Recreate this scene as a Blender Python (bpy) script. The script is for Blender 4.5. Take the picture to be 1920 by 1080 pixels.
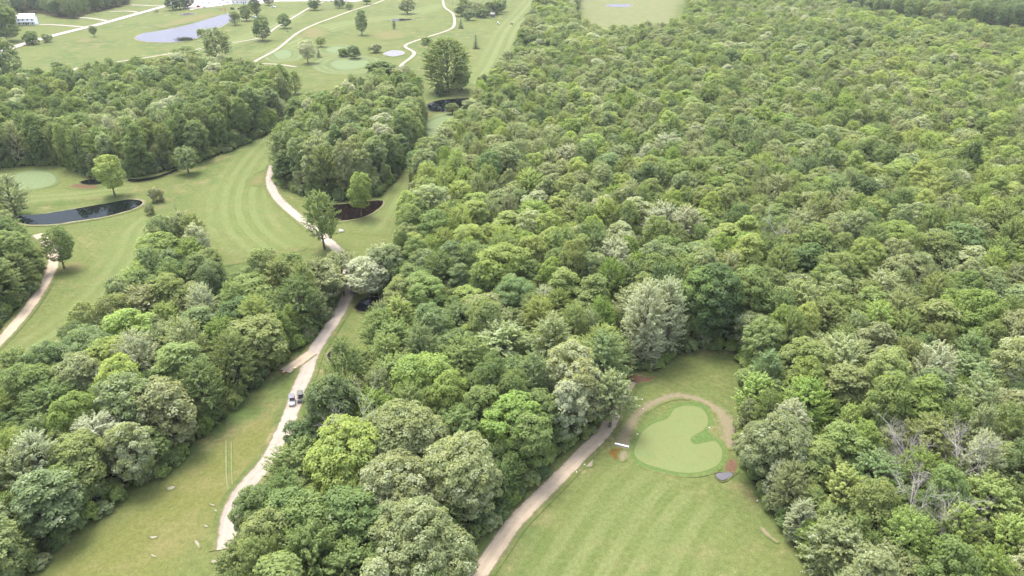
import bpy, bmesh, math, random
import numpy as np
from mathutils import Vector, noise, geometry

# ------------------------------------------------------------------ clear
for o in list(bpy.data.objects):
    bpy.data.objects.remove(o, do_unlink=True)
SC = bpy.context.scene
COL = SC.collection
R = math.radians

# ------------------------------------------------------------------ camera
CAM_H, PITCH, FPX = 90.0, 27.5, 1371.0
cam_data = bpy.data.cameras.new('camera')
cam_data.sensor_width = 36.0
cam_data.lens = 36.0 * FPX / 1920.0
cam_data.clip_start, cam_data.clip_end = 0.5, 9000.0
cam = bpy.data.objects.new('camera', cam_data)
COL.objects.link(cam)
cam.location = (0, 0, CAM_H)
cam.rotation_euler = (R(90 - PITCH), 0, 0)
SC.camera = cam

# ------------------------------------------------------------------ daylight
SUN_EL, SUN_AZ = 68.0, -35.0          # azimuth from +Y towards +X: light comes from far left
SKY_STRENGTH, SUN_STRENGTH, EXPOSURE = 0.15, 1.1, 2.30
HAZE_DENSITY = 0.00006
world = bpy.data.worlds.new('World')
SC.world = world
world.use_nodes = True
wn = world.node_tree.nodes
wl = world.node_tree.links
bg = wn['Background']
sky = wn.new('ShaderNodeTexSky')
sky.sky_type = 'NISHITA'
sky.sun_disc = False
sky.sun_elevation = R(SUN_EL)
sky.sun_rotation = R(SUN_AZ)
sky.air_density, sky.dust_density, sky.ozone_density = 1.0, 3.0, 1.0
clouded = wn.new('ShaderNodeHueSaturation')       # thin overcast: the sky's blue is mostly washed out
clouded.inputs['Saturation'].default_value = 0.55
bg.inputs['Strength'].default_value = SKY_STRENGTH
wl.new(sky.outputs[0], clouded.inputs['Color'])
wl.new(clouded.outputs[0], bg.inputs['Color'])

sun_d = bpy.data.lights.new('sun', 'SUN')
sun_d.energy = SUN_STRENGTH
sun_d.angle = R(24.0)
sun_d.color = (1.0, 0.975, 0.93)
sun = bpy.data.objects.new('sun', sun_d)
COL.objects.link(sun)
sv = Vector((math.sin(R(SUN_AZ)) * math.cos(R(SUN_EL)), math.cos(R(SUN_AZ)) * math.cos(R(SUN_EL)), math.sin(R(SUN_EL))))
sun.rotation_euler = sv.to_track_quat('Z', 'Y').to_euler()
sun.location = (-60, 120, 160)

vs = SC.view_settings
vs.view_transform = 'Standard'
vs.look = 'None'
vs.exposure = EXPOSURE
vs.gamma = 1.0
vs.use_curve_mapping = False

# ------------------------------------------------------------------ projection helpers
CP, SP = math.cos(R(PITCH)), math.sin(R(PITCH))


def G(u, v, z=0.0):
    """Point of the plane at height z seen at pixel (u, v) of the 1920 x 1080 photograph."""
    dx, dy = (u - 960) / FPX, -(v - 540) / FPX
    d = (dx, CP + dy * SP, -SP + dy * CP)
    t = (CAM_H - z) / -d[2]
    return Vector((d[0] * t, d[1] * t, z))


def proj(x, y, z):
    zz = z - CAM_H
    depth = y * CP - zz * SP
    up = y * SP + zz * CP
    if depth < 0.1:
        return (-9999, -9999, 0.1)
    return (960 + FPX * x / depth, 540 - FPX * up / depth, depth)


# ------------------------------------------------------------------ object helpers
def link(name, data, parent=None):
    o = bpy.data.objects.new(name, data)
    COL.objects.link(o)
    if parent is not None:
        o.parent = parent
    return o


def tag(o, label=None, cat=None, group=None, kind=None):
    if label:
        o['label'] = label
    if cat:
        o['category'] = cat
    if group:
        o['group'] = group
    if kind:
        o['kind'] = kind
    return o


def thing(name, label, cat, loc, rz=0.0, group=None, scale=None):
    o = link(name, None)
    o.location = loc
    o.rotation_euler = (0, 0, rz)
    if scale:
        o.scale = scale
    o.empty_display_size = 0.5
    return tag(o, label, cat, group)


def mesh_np(name, V, F4, mats, mat_idx=None, attrs=None, smooth=False):
    """Mesh of quads (n,4) from numpy arrays."""
    me = bpy.data.meshes.new(name)
    V = np.asarray(V, dtype=np.float32)
    F4 = np.asarray(F4, dtype=np.int32)
    n, k = F4.shape
    me.vertices.add(len(V))
    me.vertices.foreach_set('co', V.ravel())
    me.loops.add(n * k)
    me.loops.foreach_set('vertex_index', F4.ravel())
    me.polygons.add(n)
    me.polygons.foreach_set('loop_start', np.arange(0, n * k, k, dtype=np.int32))
    me.polygons.foreach_set('loop_total', np.full(n, k, dtype=np.int32))
    for m in mats:
        me.materials.append(m)
    if mat_idx is not None:
        me.polygons.foreach_set('material_index', np.asarray(mat_idx, dtype=np.int32))
    if smooth:
        me.polygons.foreach_set('use_smooth', np.ones(n, dtype=bool))
    for an, av in (attrs or {}).items():
        a = me.attributes.new(an, 'FLOAT', 'POINT')
        a.data.foreach_set('value', np.asarray(av, dtype=np.float32))
    me.update(calc_edges=True)
    return me


def bm_obj(name, bm, mat, parent=None, smooth=False):
    me = bpy.data.meshes.new(name)
    bm.normal_update()
    bm.to_mesh(me)
    bm.free()
    me.materials.append(mat)
    if smooth:
        for p in me.polygons:
            p.use_smooth = True
    return link(name, me, parent)


def add_box(bm, c, s, rz=0.0, bev=0.0, taper=1.0):
    """Box of size s centred at c; taper scales the top in x and y."""
    r = bmesh.ops.create_cube(bm, size=1.0)
    vsx = r['verts']
    ca, sa = math.cos(rz), math.sin(rz)
    for v in vsx:
        k = taper if v.co.z > 0 else 1.0
        x, y, z = v.co.x * s[0] * k, v.co.y * s[1] * k, v.co.z * s[2]
        v.co = Vector((c[0] + x * ca - y * sa, c[1] + x * sa + y * ca, c[2] + z))
    if bev > 0:
        es = list({e for v in vsx for e in v.link_edges})
        bmesh.ops.bevel(bm, geom=es, offset=bev, segments=1, affect='EDGES', profile=0.5)


def add_tube(bm, pts, radii, sides=6, cap=True):
    pts = [Vector(p) for p in pts]
    rings = []
    for i, p in enumerate(pts):
        if i == 0:
            t = pts[1] - pts[0]
        elif i == len(pts) - 1:
            t = pts[-1] - pts[-2]
        else:
            t = pts[i + 1] - pts[i - 1]
        t.normalize()
        a = Vector((1, 0, 0)) if abs(t.x) < 0.8 else Vector((0, 1, 0))
        b1 = t.cross(a).normalized()
        b2 = t.cross(b1)
        rings.append([bm.verts.new(p + (b1 * math.cos(2 * math.pi * k / sides) + b2 * math.sin(2 * math.pi * k / sides)) * radii[i]) for k in range(sides)])
    for i in range(len(rings) - 1):
        for k in range(sides):
            bm.faces.new((rings[i][k], rings[i][(k + 1) % sides], rings[i + 1][(k + 1) % sides], rings[i + 1][k]))
    if cap:
        bm.faces.new(rings[0][::-1])
        bm.faces.new(rings[-1])


def tube_arrays(pts, radii, sides=6):
    """The same tube as numpy quads."""
    pts = np.asarray(pts, float)
    V, F = [], []
    for i in range(len(pts)):
        t = pts[min(i + 1, len(pts) - 1)] - pts[max(i - 1, 0)]
        t /= np.linalg.norm(t) + 1e-9
        a = np.array([1.0, 0, 0]) if abs(t[0]) < 0.8 else np.array([0, 1.0, 0])
        b1 = np.cross(t, a)
        b1 /= np.linalg.norm(b1)
        b2 = np.cross(t, b1)
        for k in range(sides):
            an = 2 * math.pi * k / sides
            V.append(pts[i] + (b1 * math.cos(an) + b2 * math.sin(an)) * radii[i])
    for i in range(len(pts) - 1):
        for k in range(sides):
            F.append((i * sides + k, i * sides + (k + 1) % sides, (i + 1) * sides + (k + 1) % sides, (i + 1) * sides + k))
    return np.array(V), np.array(F, dtype=np.int32)


def cat_arrays(parts):
    V, F, off = [], [], 0
    for v, f in parts:
        V.append(v)
        F.append(f + off)
        off += len(v)
    return np.concatenate(V), np.concatenate(F)


# ------------------------------------------------------------------ material helpers
def new_mat(name):
    m = bpy.data.materials.new(name)
    m.use_nodes = True
    nt = m.node_tree
    return m, nt, nt.nodes['Principled BSDF'], nt.nodes['Material Output']


class NT:
    """Small helper to write node graphs."""

    def __init__(self, nt):
        self.nt = nt

    def n(self, typ, **kw):
        nd = self.nt.nodes.new(typ)
        for k, v in kw.items():
            setattr(nd, k, v)
        return nd

    def l(self, a, b):
        self.nt.links.new(a, b)

    def setin(self, nd, key, val):
        if hasattr(val, 'is_output'):
            self.l(val, nd.inputs[key])
        elif val is not None:
            nd.inputs[key].default_value = val

    def pos(self):
        return self.n('ShaderNodeNewGeometry').outputs['Position']

    def noise(self, vec, scale, detail=4.0, rough=0.55, dist=0.0):
        nd = self.n('ShaderNodeTexNoise')
        self.l(vec, nd.inputs['Vector'])
        nd.inputs['Scale'].default_value = scale
        nd.inputs['Detail'].default_value = detail
        nd.inputs['Roughness'].default_value = rough
        nd.inputs['Distortion'].default_value = dist
        return nd.outputs['Fac']

    def ramp(self, fac, lo, hi, a=0.0, b=1.0):
        nd = self.n('ShaderNodeMapRange', clamp=True)
        nd.interpolation_type = 'SMOOTHSTEP'
        self.setin(nd, 'Value', fac)
        nd.inputs['From Min'].default_value = lo
        nd.inputs['From Max'].default_value = hi
        nd.inputs['To Min'].default_value = a
        nd.inputs['To Max'].default_value = b
        return nd.outputs['Result']

    def math(self, op, a, b=None, c=None):
        nd = self.n('ShaderNodeMath', operation=op)
        self.setin(nd, 0, a)
        if b is not None:
            self.setin(nd, 1, b)
        if c is not None:
            self.setin(nd, 2, c)
        return nd.outputs[0]

    def mix(self, fac, a, b, blend='MIX'):
        nd = self.n('ShaderNodeMix', data_type='RGBA', blend_type=blend)
        self.setin(nd, 0, fac)
        for i, x in ((6, a), (7, b)):
            if isinstance(x, tuple):
                nd.inputs[i].default_value = (*x, 1.0)
            else:
                self.l(x, nd.inputs[i])
        return nd.outputs[2]

    def attr(self, name, typ='GEOMETRY'):
        return self.n('ShaderNodeAttribute', attribute_name=name, attribute_type=typ)

    def bump(self, h, strength, dist):
        nd = self.n('ShaderNodeBump')
        nd.inputs['Strength'].default_value = strength
        nd.inputs['Distance'].default_value = dist
        self.l(h, nd.inputs['Height'])
        return nd.outputs['Normal']


def plain_mat(name, col, rough=0.6, var=0.12, scale=1.5, metal=0.0, spec=0.4):
    m, nt, b, _ = new_mat(name)
    w = NT(nt)
    tc = w.n('ShaderNodeTexCoord').outputs['Object']
    f = w.noise(tc, scale, 5.0)
    c2 = tuple(x * (1 - var * 2) for x in col)
    w.l(w.mix(w.ramp(f, 0.35, 0.7), col, c2), b.inputs['Base Color'])
    b.inputs['Roughness'].default_value = rough
    b.inputs['Metallic'].default_value = metal
    b.inputs['Specular IOR Level'].default_value = spec
    return m


# rough turf colour, the same everywhere, so that sheets can blend into it at their borders
TURF = dict(base=(0.086, 0.100, 0.033), dry=(0.138, 0.119, 0.054), lush=(0.059, 0.084, 0.026), straw=(0.165, 0.138, 0.077))


def turf_color(w, P, base=None, dry=None, lush=None, dryness=0.0):
    base, dry, lush = base or TURF['base'], dry or TURF['dry'], lush or TURF['lush']
    big = w.noise(P, 0.022, 3.0, 0.6)
    mid = w.noise(P, 0.13, 4.0, 0.62, 0.4)
    sml = w.noise(P, 0.9, 4.0, 0.65)
    fine = w.noise(P, 5.0, 3.0, 0.7)
    c = w.mix(w.ramp(big, 0.42, 0.66), base, lush)
    dmask = w.math('MULTIPLY', w.ramp(w.math('ADD', w.math('MULTIPLY', mid, 0.65), w.math('MULTIPLY', big, 0.35)), 0.47 - dryness, 0.70 - dryness), 0.9)
    c = w.mix(dmask, c, dry)
    c = w.mix(w.ramp(w.math('MULTIPLY', sml, mid), 0.33, 0.46, 0.0, 0.55), c, TURF['straw'])
    k = w.ramp(sml, 0.25, 0.75, 0.82, 1.18)
    k = w.math('MULTIPLY', k, w.ramp(fine, 0.2, 0.8, 0.75, 1.25))
    hs = w.n('ShaderNodeHueSaturation')
    w.l(c, hs.inputs['Color'])
    w.l(k, hs.inputs['Value'])
    return hs.outputs['Color'], fine


def finish_ground(w, b, col, h, rough=0.9):
    w.l(col, b.inputs['Base Color'])
    b.inputs['Roughness'].default_value = rough
    b.inputs['Specular IOR Level'].default_value = 0.02
    w.l(w.bump(h, 0.35, 0.12), b.inputs['Normal'])


def mat_turf(name, **kw):
    m, nt, b, _ = new_mat(name)
    w = NT(nt)
    c, f = turf_color(w, w.pos(), **kw)
    finish_ground(w, b, c, f)
    return m


def mat_mown(name, ca, cb, period=4.0, dry=0.3, wob=0.6, contrast=1.0, dryness=0.0, rings=True):
    """Mown turf: pale and dark passes along attribute 'lat' (metres), fading into rough turf where 'edge' is 0."""
    m, nt, b, _ = new_mat(name)
    w = NT(nt)
    P = w.pos()
    base, fine = turf_color(w, P)
    lat = w.attr('lat').outputs['Fac']
    wobn = w.noise(P, 0.15, 3.0)
    l2 = w.math('ADD', lat, w.math('MULTIPLY', w.math('SUBTRACT', wobn, 0.5), wob * 2))
    s = w.math('SINE', w.math('MULTIPLY', l2, 2 * math.pi / period))
    s = w.ramp(s, -0.55, 0.55)
    patch = w.noise(P, 0.07, 3.0)
    amp = w.ramp(patch, 0.32, 0.62, 0.25 * contrast, contrast)
    # finer single mower passes inside the bands
    s2 = w.math('SINE', w.math('MULTIPLY', l2, 2 * math.pi / period * 3.37))
    s = w.math('ADD', w.math('MULTIPLY', s, 0.82), w.math('MULTIPLY', w.ramp(s2, -1, 1), 0.18))
    c0 = tuple((x + y) / 2 for x, y in zip(ca, cb))
    c = w.mix(amp, c0, w.mix(s, ca, cb))
    mid = w.noise(P, 0.11, 4.0, 0.65, 0.5)
    c = w.mix(w.ramp(mid, 0.48 - dryness, 0.74 - dryness, 0.0, dry), c, TURF['dry'])
    sml = w.noise(P, 1.3, 4.0, 0.65)
    hs = w.n('ShaderNodeHueSaturation')
    w.l(c, hs.inputs['Color'])
    w.l(w.math('MULTIPLY', w.ramp(sml, 0.25, 0.75, 0.86, 1.14), w.ramp(fine, 0.2, 0.8, 0.78, 1.22)), hs.inputs['Value'])
    e = w.attr('edge').outputs['Fac']
    en = w.math('ADD', e, w.math('MULTIPLY', w.math('SUBTRACT', w.noise(P, 0.35, 4.0), 0.5), 0.7))
    col = w.mix(w.ramp(en, 0.15, 0.75), base, hs.outputs['Color'])
    finish_ground(w, b, col, fine)
    return m


def mat_green(name, col, fringe, stripes=0.28):
    m, nt, b, _ = new_mat(name)
    w = NT(nt)
    P = w.pos()
    base, fine = turf_color(w, P)
    f1 = w.noise(P, 0.25, 4.0, 0.6)
    f2 = w.noise(P, 1.4, 4.0, 0.6)
    c = w.mix(w.ramp(f1, 0.35, 0.7), col, (col[0] * 1.08, col[1] * 0.97, col[2] * 0.97))
    c = w.mix(w.ramp(f2, 0.4, 0.75, 0, 0.5), c, tuple(x * 0.86 for x in col))
    c = w.mix(w.ramp(w.noise(P, 0.5, 4.0, 0.7, 0.6), 0.5, 0.72, 0, 0.7), c, (col[0] * 0.80, col[1] * 0.90, col[2] * 0.86))
    lat = w.attr('lat').outputs['Fac']
    s = w.ramp(w.math('SINE', w.math('MULTIPLY', lat, 2 * math.pi / 1.9)), -0.6, 0.6, 0.0, stripes)
    c = w.mix(s, c, tuple(x * 0.86 for x in col))
    e = w.attr('edge').outputs['Fac']
    en = w.math('ADD', e, w.math('MULTIPLY', w.math('SUBTRACT', w.noise(P, 0.8, 3.0), 0.5), 0.25))
    c = w.mix(w.ramp(en, 0.50, 0.60), fringe, c)
    c = w.mix(w.ramp(en, 0.02, 0.22), base, c)
    finish_ground(w, b, c, fine)
    return m


def mat_path(name, col, col2, half, soft=0.25, verge=(0.125, 0.105, 0.066)):
    """Gravel along a ribbon: lat = metres from the centre line; ragged border, then a worn verge, then turf."""
    m, nt, b, _ = new_mat(name)
    w = NT(nt)
    P = w.pos()
    base, fine = turf_color(w, P)
    lat = w.math('ABSOLUTE', w.attr('lat').outputs['Fac'])
    n1 = w.noise(P, 0.55, 5.0, 0.65)
    n2 = w.noise(P, 3.0, 3.0, 0.6)
    ragged = w.math('ADD', lat, w.math('MULTIPLY', w.math('SUBTRACT', n1, 0.5), half * 0.75))
    ragged = w.math('ADD', ragged, w.math('MULTIPLY', w.math('SUBTRACT', n2, 0.5), half * 0.25))
    g = w.mix(w.ramp(n1, 0.35, 0.7), col, col2)
    g = w.mix(w.ramp(w.noise(P, 0.09, 3.0), 0.45, 0.7, 0, 0.6), g, tuple(x * 0.8 for x in col2))
    track = w.math('ABSOLUTE', w.math('SUBTRACT', lat, half * 0.5))
    g = w.mix(w.ramp(track, 0.0, half * 0.3, 0.35, 0.0), g, tuple(min(1, x * 1.12) for x in col))
    fleck = w.noise(P, 14.0, 3.0, 0.7)
    hs = w.n('ShaderNodeHueSaturation')
    w.l(g, hs.inputs['Color'])
    w.l(w.ramp(fleck, 0.25, 0.75, 0.86, 1.12), hs.inputs['Value'])
    c = w.mix(w.ramp(ragged, half * 1.0, half * (1.0 + soft)), hs.outputs['Color'], verge)
    c = w.mix(w.ramp(ragged, half * 1.12, half * 1.5), c, base)
    finish_ground(w, b, c, fleck, 0.92)
    return m


def mat_patch(name, col, col2, thr=0.5, soft=0.3, scale=0.6):
    """Bare or worn ground: 'edge' plus noise decides where it gives way to turf."""
    m, nt, b, _ = new_mat(name)
    w = NT(nt)
    P = w.pos()
    base, fine = turf_color(w, P)
    n1 = w.noise(P, scale, 5.0, 0.68)
    n2 = w.noise(P, scale * 4.5, 4.0, 0.65)
    c = w.mix(w.ramp(n2, 0.35, 0.68), col, col2)
    e = w.attr('edge').outputs['Fac']
    en = w.math('ADD', e, w.math('MULTIPLY', w.math('SUBTRACT', n1, 0.5), 1.3))
    en = w.math('ADD', en, w.math('MULTIPLY', w.math('SUBTRACT', n2, 0.5), 0.6))
    c = w.mix(w.ramp(en, thr - soft, thr + soft), base, c)
    finish_ground(w, b, c, n2, 0.95)
    return m


def mat_water(name, col, rough=0.04, bump=0.02, murk=None, refl=(0.4, 0.42, 0.45)):
    """Turbid water: a dull body under a wave-broken reflecting surface."""
    m, nt, b, out = new_mat(name)
    w = NT(nt)
    P = w.pos()
    c = w.mix(w.ramp(w.noise(P, 0.35, 4.0), 0.4, 0.7), col, murk or tuple(x * 1.5 for x in col))
    w.l(c, b.inputs['Base Color'])
    b.inputs['Roughness'].default_value = 0.8
    b.inputs['Specular IOR Level'].default_value = 0.0
    nrm = w.bump(w.noise(P, 2.5, 3.0), bump, 0.05)
    gl = w.n('ShaderNodeBsdfGlossy')
    gl.inputs['Color'].default_value = (*refl, 1)
    gl.inputs['Roughness'].default_value = rough
    w.l(nrm, gl.inputs['Normal'])
    fr = w.n('ShaderNodeFresnel')
    fr.inputs['IOR'].default_value = 1.333
    mx = w.n('ShaderNodeMixShader')
    w.l(fr.outputs[0], mx.inputs[0])
    w.l(b.outputs[0], mx.inputs[1])
    w.l(gl.outputs[0], mx.inputs[2])
    w.l(mx.outputs[0], out.inputs['Surface'])
    return m


def mat_leaf():
    """One leaf material; the tree's own leaf colour comes from 'leafcol' (per object or per instance)."""
    m, nt, b, out = new_mat('leaf')
    w = NT(nt)
    lc = w.attr('leafcol', 'INSTANCER').outputs['Color']
    pale = w.attr('palef', 'INSTANCER').outputs['Fac']
    lv = w.attr('lv').outputs['Fac']
    # leaf to leaf: young yellowish, old deeper, and pale undersides for the silvery kinds
    c = w.mix(w.ramp(lv, 0.55, 1.0, 0.0, 0.45), lc, w.mix(1.0, lc, (1.28, 1.18, 0.82), 'MULTIPLY'))
    c = w.mix(w.ramp(lv, 0.0, 0.45, 0.5, 0.0), c, w.mix(1.0, lc, (0.72, 0.82, 0.85), 'MULTIPLY'))
    lp = w.attr('lp').outputs['Fac']
    thr = w.math('LESS_THAN', lp, pale)
    c = w.mix(w.math('MULTIPLY', thr, 0.54), c, (0.43, 0.46, 0.31))
    w.l(c, b.inputs['Base Color'])
    b.inputs['Roughness'].default_value = 0.55
    b.inputs['Specular IOR Level'].default_value = 0.14
    tr = w.n('ShaderNodeBsdfTranslucent')
    w.l(w.mix(1.0, c, (1.25, 1.25, 0.7), 'MULTIPLY'), tr.inputs['Color'])
    mx = w.n('ShaderNodeMixShader')
    mx.inputs[0].default_value = 0.44
    w.l(b.outputs[0], mx.inputs[1])
    w.l(tr.outputs[0], mx.inputs[2])
    w.l(mx.outputs[0], out.inputs['Surface'])
    return m


def mat_bark(name, col, col2):
    m, nt, b, _ = new_mat(name)
    w = NT(nt)
    tc = w.n('ShaderNodeTexCoord').outputs['Object']
    mp = w.n('ShaderNodeMapping')
    mp.inputs['Scale'].default_value = (5, 5, 0.8)
    w.l(tc, mp.inputs['Vector'])
    f = w.noise(mp.outputs[0], 2.0, 5.0)
    w.l(w.mix(w.ramp(f, 0.35, 0.65), col, col2), b.inputs['Base Color'])
    b.inputs['Roughness'].default_value = 0.9
    w.l(w.bump(f, 0.6, 0.05), b.inputs['Normal'])
    return m


M_LEAF = mat_leaf()
M_BARK = mat_bark('bark', (0.12, 0.10, 0.08), (0.065, 0.055, 0.045))
M_BARK_PALE = mat_bark('pale_bark', (0.42, 0.38, 0.34), (0.26, 0.23, 0.20))

# ------------------------------------------------------------------ ground sheets
def catmull(pts, step=1.0, closed=False):
    """Smooth polyline through world points, about one point per step metres."""
    P = [Vector((p[0], p[1])) for p in pts]
    n = len(P)
    out = []
    segs = n if closed else n - 1
    for i in range(segs):
        p1, p2 = P[i % n], P[(i + 1) % n]
        p0 = P[(i - 1) % n] if (closed or i > 0) else p1 * 2 - p2
        p3 = P[(i + 2) % n] if (closed or i + 2 < n) else p2 * 2 - p1
        k = max(2, min(60, int((p2 - p1).length / step)))
        for j in range(k):
            t = j / k
            out.append(0.5 * ((2 * p1) + (p2 - p0) * t + (2 * p0 - 5 * p1 + 4 * p2 - p3) * t * t + (3 * p1 - p0 - 3 * p2 + p3) * t ** 3))
    if not closed:
        out.append(P[-1])
    return out


def px(*uv):
    return [G(u, v) for u, v in uv]


ZN = [0]


def lift(z):
    # every sheet a hair above the one made before it, so that none are coplanar
    ZN[0] += 1
    return z + 0.0012 * ZN[0]


def ribbon(name, pix, half, mat, z, step=2.0, over=1.8, taper_end=False, lats=None, edge=False, kind='structure'):
    """Sheet along a centre line; half = half width in metres (number or one per pixel point)."""
    z = lift(z)
    W = [G(u, v) for u, v in pix]
    L = catmull(W, step)
    m = len(L)
    if isinstance(half, (int, float)):
        hs = [half] * m
    else:
        # interpolate half widths by nearest source index
        acc, ks = 0, []
        src = [Vector((p.x, p.y)) for p in W]
        for p in L:
            d = [(p - s).length for s in src]
            i = int(np.argmin(d))
            j = min(len(src) - 1, i + 1) if i == 0 or (i < len(src) - 1 and d[i + 1] < d[i - 1]) else i - 1
            t = d[i] / (d[i] + d[j] + 1e-9)
            ks.append(half[i] * (1 - t) + half[j] * t)
        hs = ks
    cols = 9
    V, lat, ed, F = [], [], [], []
    for i, p in enumerate(L):
        t = (L[min(i + 1, m - 1)] - L[max(i - 1, 0)]).normalized()
        nrm = Vector((-t.y, t.x))
        for c in range(cols):
            s = (c / (cols - 1)) * 2 - 1
            q = p + nrm * s * hs[i] * over
            V.append((q.x, q.y, z))
            lat.append(s * hs[i] * over)
            e_end = min(1.0, min(i, m - 1 - i) / 4.0) if edge else 1.0
            ed.append(min(1 - abs(s), e_end) if edge else 0.0)
    for i in range(m - 1):
        for c in range(cols - 1):
            a = i * cols + c
            F.append((a, a + 1, a + cols + 1, a + cols))
    # faces must look up
    v0, v1, v2 = (Vector(V[k]) for k in F[0][:3])
    if (v1 - v0).cross(v2 - v1).z < 0:
        F = [f[::-1] for f in F]
    me = mesh_np(name, V, F, [mat], attrs={'lat': lat, 'edge': ed})
    o = link(name, me)
    tag(o, kind=kind)
    return o


def sheet(name, pix, mat, z, border=2.0, step=1.2, lat_dir=None, kind='structure', wobble=0.0, world_pts=None):
    """Closed smooth sheet; 'edge' rises 0 to 1 over the border; 'lat' measured along lat_dir."""
    z = lift(z)
    W = world_pts or [G(u, v) for u, v in pix]
    L = catmull(W, step, closed=True)
    area = sum(L[i].x * L[(i + 1) % len(L)].y - L[(i + 1) % len(L)].x * L[i].y for i in range(len(L)))
    if area < 0:
        L = L[::-1]
    n = len(L)
    if wobble:
        L = [p + Vector((noise.noise((p.x * 0.4, p.y * 0.4, 3.1)), noise.noise((p.x * 0.4, p.y * 0.4, 9.7)))) * wobble for p in L]
    # boundary plus inner points at growing distance, joined by a constrained Delaunay mesh
    A2 = np.array([(p.x, p.y) for p in L])
    B2 = np.roll(A2, -1, axis=0)
    per = float(np.sum(np.hypot(*(B2 - A2).T)))
    border = min(border, 0.75 * abs(area) / 2 / per * 2)
    sp = max(border / 2.2, math.sqrt(abs(area) / 2 / 6000))
    gx = np.arange(A2[:, 0].min() + sp / 2, A2[:, 0].max(), sp)
    gy = np.arange(A2[:, 1].min() + sp / 2, A2[:, 1].max(), sp)
    X, Y = np.meshgrid(gx, gy)
    Q = np.column_stack([X.ravel(), Y.ravel()])
    ins = np.zeros(len(Q), bool)
    dist = np.full(len(Q), 1e9)
    for (x0, y0), (x1, y1) in zip(A2, B2):
        if y0 != y1:
            cr = ((y0 > Q[:, 1]) != (y1 > Q[:, 1])) & (Q[:, 0] < x0 + (Q[:, 1] - y0) / (y1 - y0) * (x1 - x0))
            ins ^= cr
        ab = np.array([x1 - x0, y1 - y0])
        t = np.clip(((Q - (x0, y0)) @ ab) / (ab @ ab + 1e-12), 0, 1)
        dist = np.minimum(dist, np.hypot(*(Q - ((x0, y0) + t[:, None] * ab)).T))
    keep = ins & (dist > sp * 0.35)
    Q, dist = Q[keep], dist[keep]
    pts = [Vector(p) for p in A2] + [Vector(p) for p in Q]
    res = geometry.delaunay_2d_cdt(pts, [(i, (i + 1) % n) for i in range(n)], [], 1, 1e-5)
    bm = bmesh.new()
    la = bm.verts.layers.float.new('lat')
    le = bm.verts.layers.float.new('edge')
    d = Vector(lat_dir).normalized() if lat_dir and lat_dir != 'ring' else Vector((1, 0))
    vr = []
    for p, org in zip(res[0], res[3]):
        v = bm.verts.new((p.x, p.y, z))
        io = org[0] if org else 0
        v[la] = p.dot(d) if lat_dir != 'ring' else (0.0 if io < n else float(dist[io - n]))
        v[le] = 0.0 if io < n else min(1.0, float(dist[io - n]) / border)
        vr.append(v)
    for f in res[2]:
        try:
            bm.faces.new([vr[i] for i in f])
        except ValueError:
            pass
    bm.normal_update()
    for f in bm.faces:
        if f.normal.z < 0:
            f.normal_flip()
    o = bm_obj(name, bm, mat)
    tag(o, kind=kind)
    return o


# base ground: one sheet reaching the horizon
M_GROUND = mat_turf('rough_turf')
gv, gf = [], []
GX, GY0, GY1 = 2600, -250, 3600
nx, ny = 26, 38
for j in range(ny + 1):
    for i in range(nx + 1):
        gv.append((-GX + 2 * GX * i / nx, GY0 + (GY1 - GY0) * j / ny, 0.0))
for j in range(ny):
    for i in range(nx):
        a = j * (nx + 1) + i
        gf.append((a, a + 1, a + nx + 2, a + nx + 1))
ground = link('ground', mesh_np('ground', gv, gf, [M_GROUND]))
tag(ground, kind='structure')

# ------------------------------------------------------------------ woods: outlines on the ground, in photo pixels
WOOD_CENTRE = [(1020, -30), (1002, 20), (985, 60), (968, 100), (955, 135), (915, 168), (884, 200), (876, 225), (858, 250), (830, 275), (800, 300),
               (765, 335), (772, 375), (760, 410), (752, 445), (745, 490), (718, 528), (668, 533), (676, 545), (690, 552), (738, 582), (722, 612), (694, 640), (686, 668),
               (682, 700), (656, 720), (636, 748), (620, 775), (604, 805), (588, 838), (562, 870), (536, 906), (510, 946), (488, 985), (450, 1020), (428, 1058),
               (420, 1110), (400, 1320), (830, 1320), (868, 1110), (893, 1050), (918, 1008), (955, 966), (1005, 918), (1042, 878), (1088, 838), (1138, 800), (1160, 765), (1172, 725),
               (1185, 698), (1225, 700), (1262, 680), (1284, 668), (1312, 660), (1380, 662), (1386, 695), (1386, 740), (1380, 790), (1376, 850), (1392, 900), (1420, 945), (1445, 975),
               (1475, 1025), (1505, 1075), (1560, 1320), (2500, 1320), (2300, 700), (2200, 300), (2150, 100), (1920, 84), (1800, 71), (1700, 61), (1610, 42), (1535, 8), (1510, -30),
               (1285, -30), (1282, 20), (1270, 74), (1180, 80), (1095, 76), (1082, 45), (1090, -30)]
WOOD_FRONT_LEFT = [(-200, 830), (0, 752), (70, 728), (128, 690), (160, 645), (210, 596), (265, 540), (292, 490), (330, 468), (398, 474), (415, 520), (430, 566), (515, 554), (605, 546), (640, 552),
                   (622, 602), (588, 640), (556, 668), (526, 698), (476, 742), (428, 790), (378, 832), (330, 880), (288, 915), (240, 945), (190, 978), (130, 1032), (60, 1088), (-20, 1160), (-200, 1330), (-600, 1330)]
WOOD_LEFT_EDGE = [(-250, 450), (20, 445), (62, 468), (88, 508), (76, 545), (42, 578), (2, 622), (-120, 700), (-300, 760)]
WOOD_UPPER_LEFT = [(-200, 228), (0, 212), (60, 197), (140, 186), (250, 172), (350, 163), (450, 166), (530, 180), (553, 195), (553, 206), (540, 224), (505, 253), (440, 282), (382, 304), (330, 318),
                   (262, 334), (165, 337), (148, 328), (112, 313), (40, 313), (0, 318), (-200, 330)]
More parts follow.
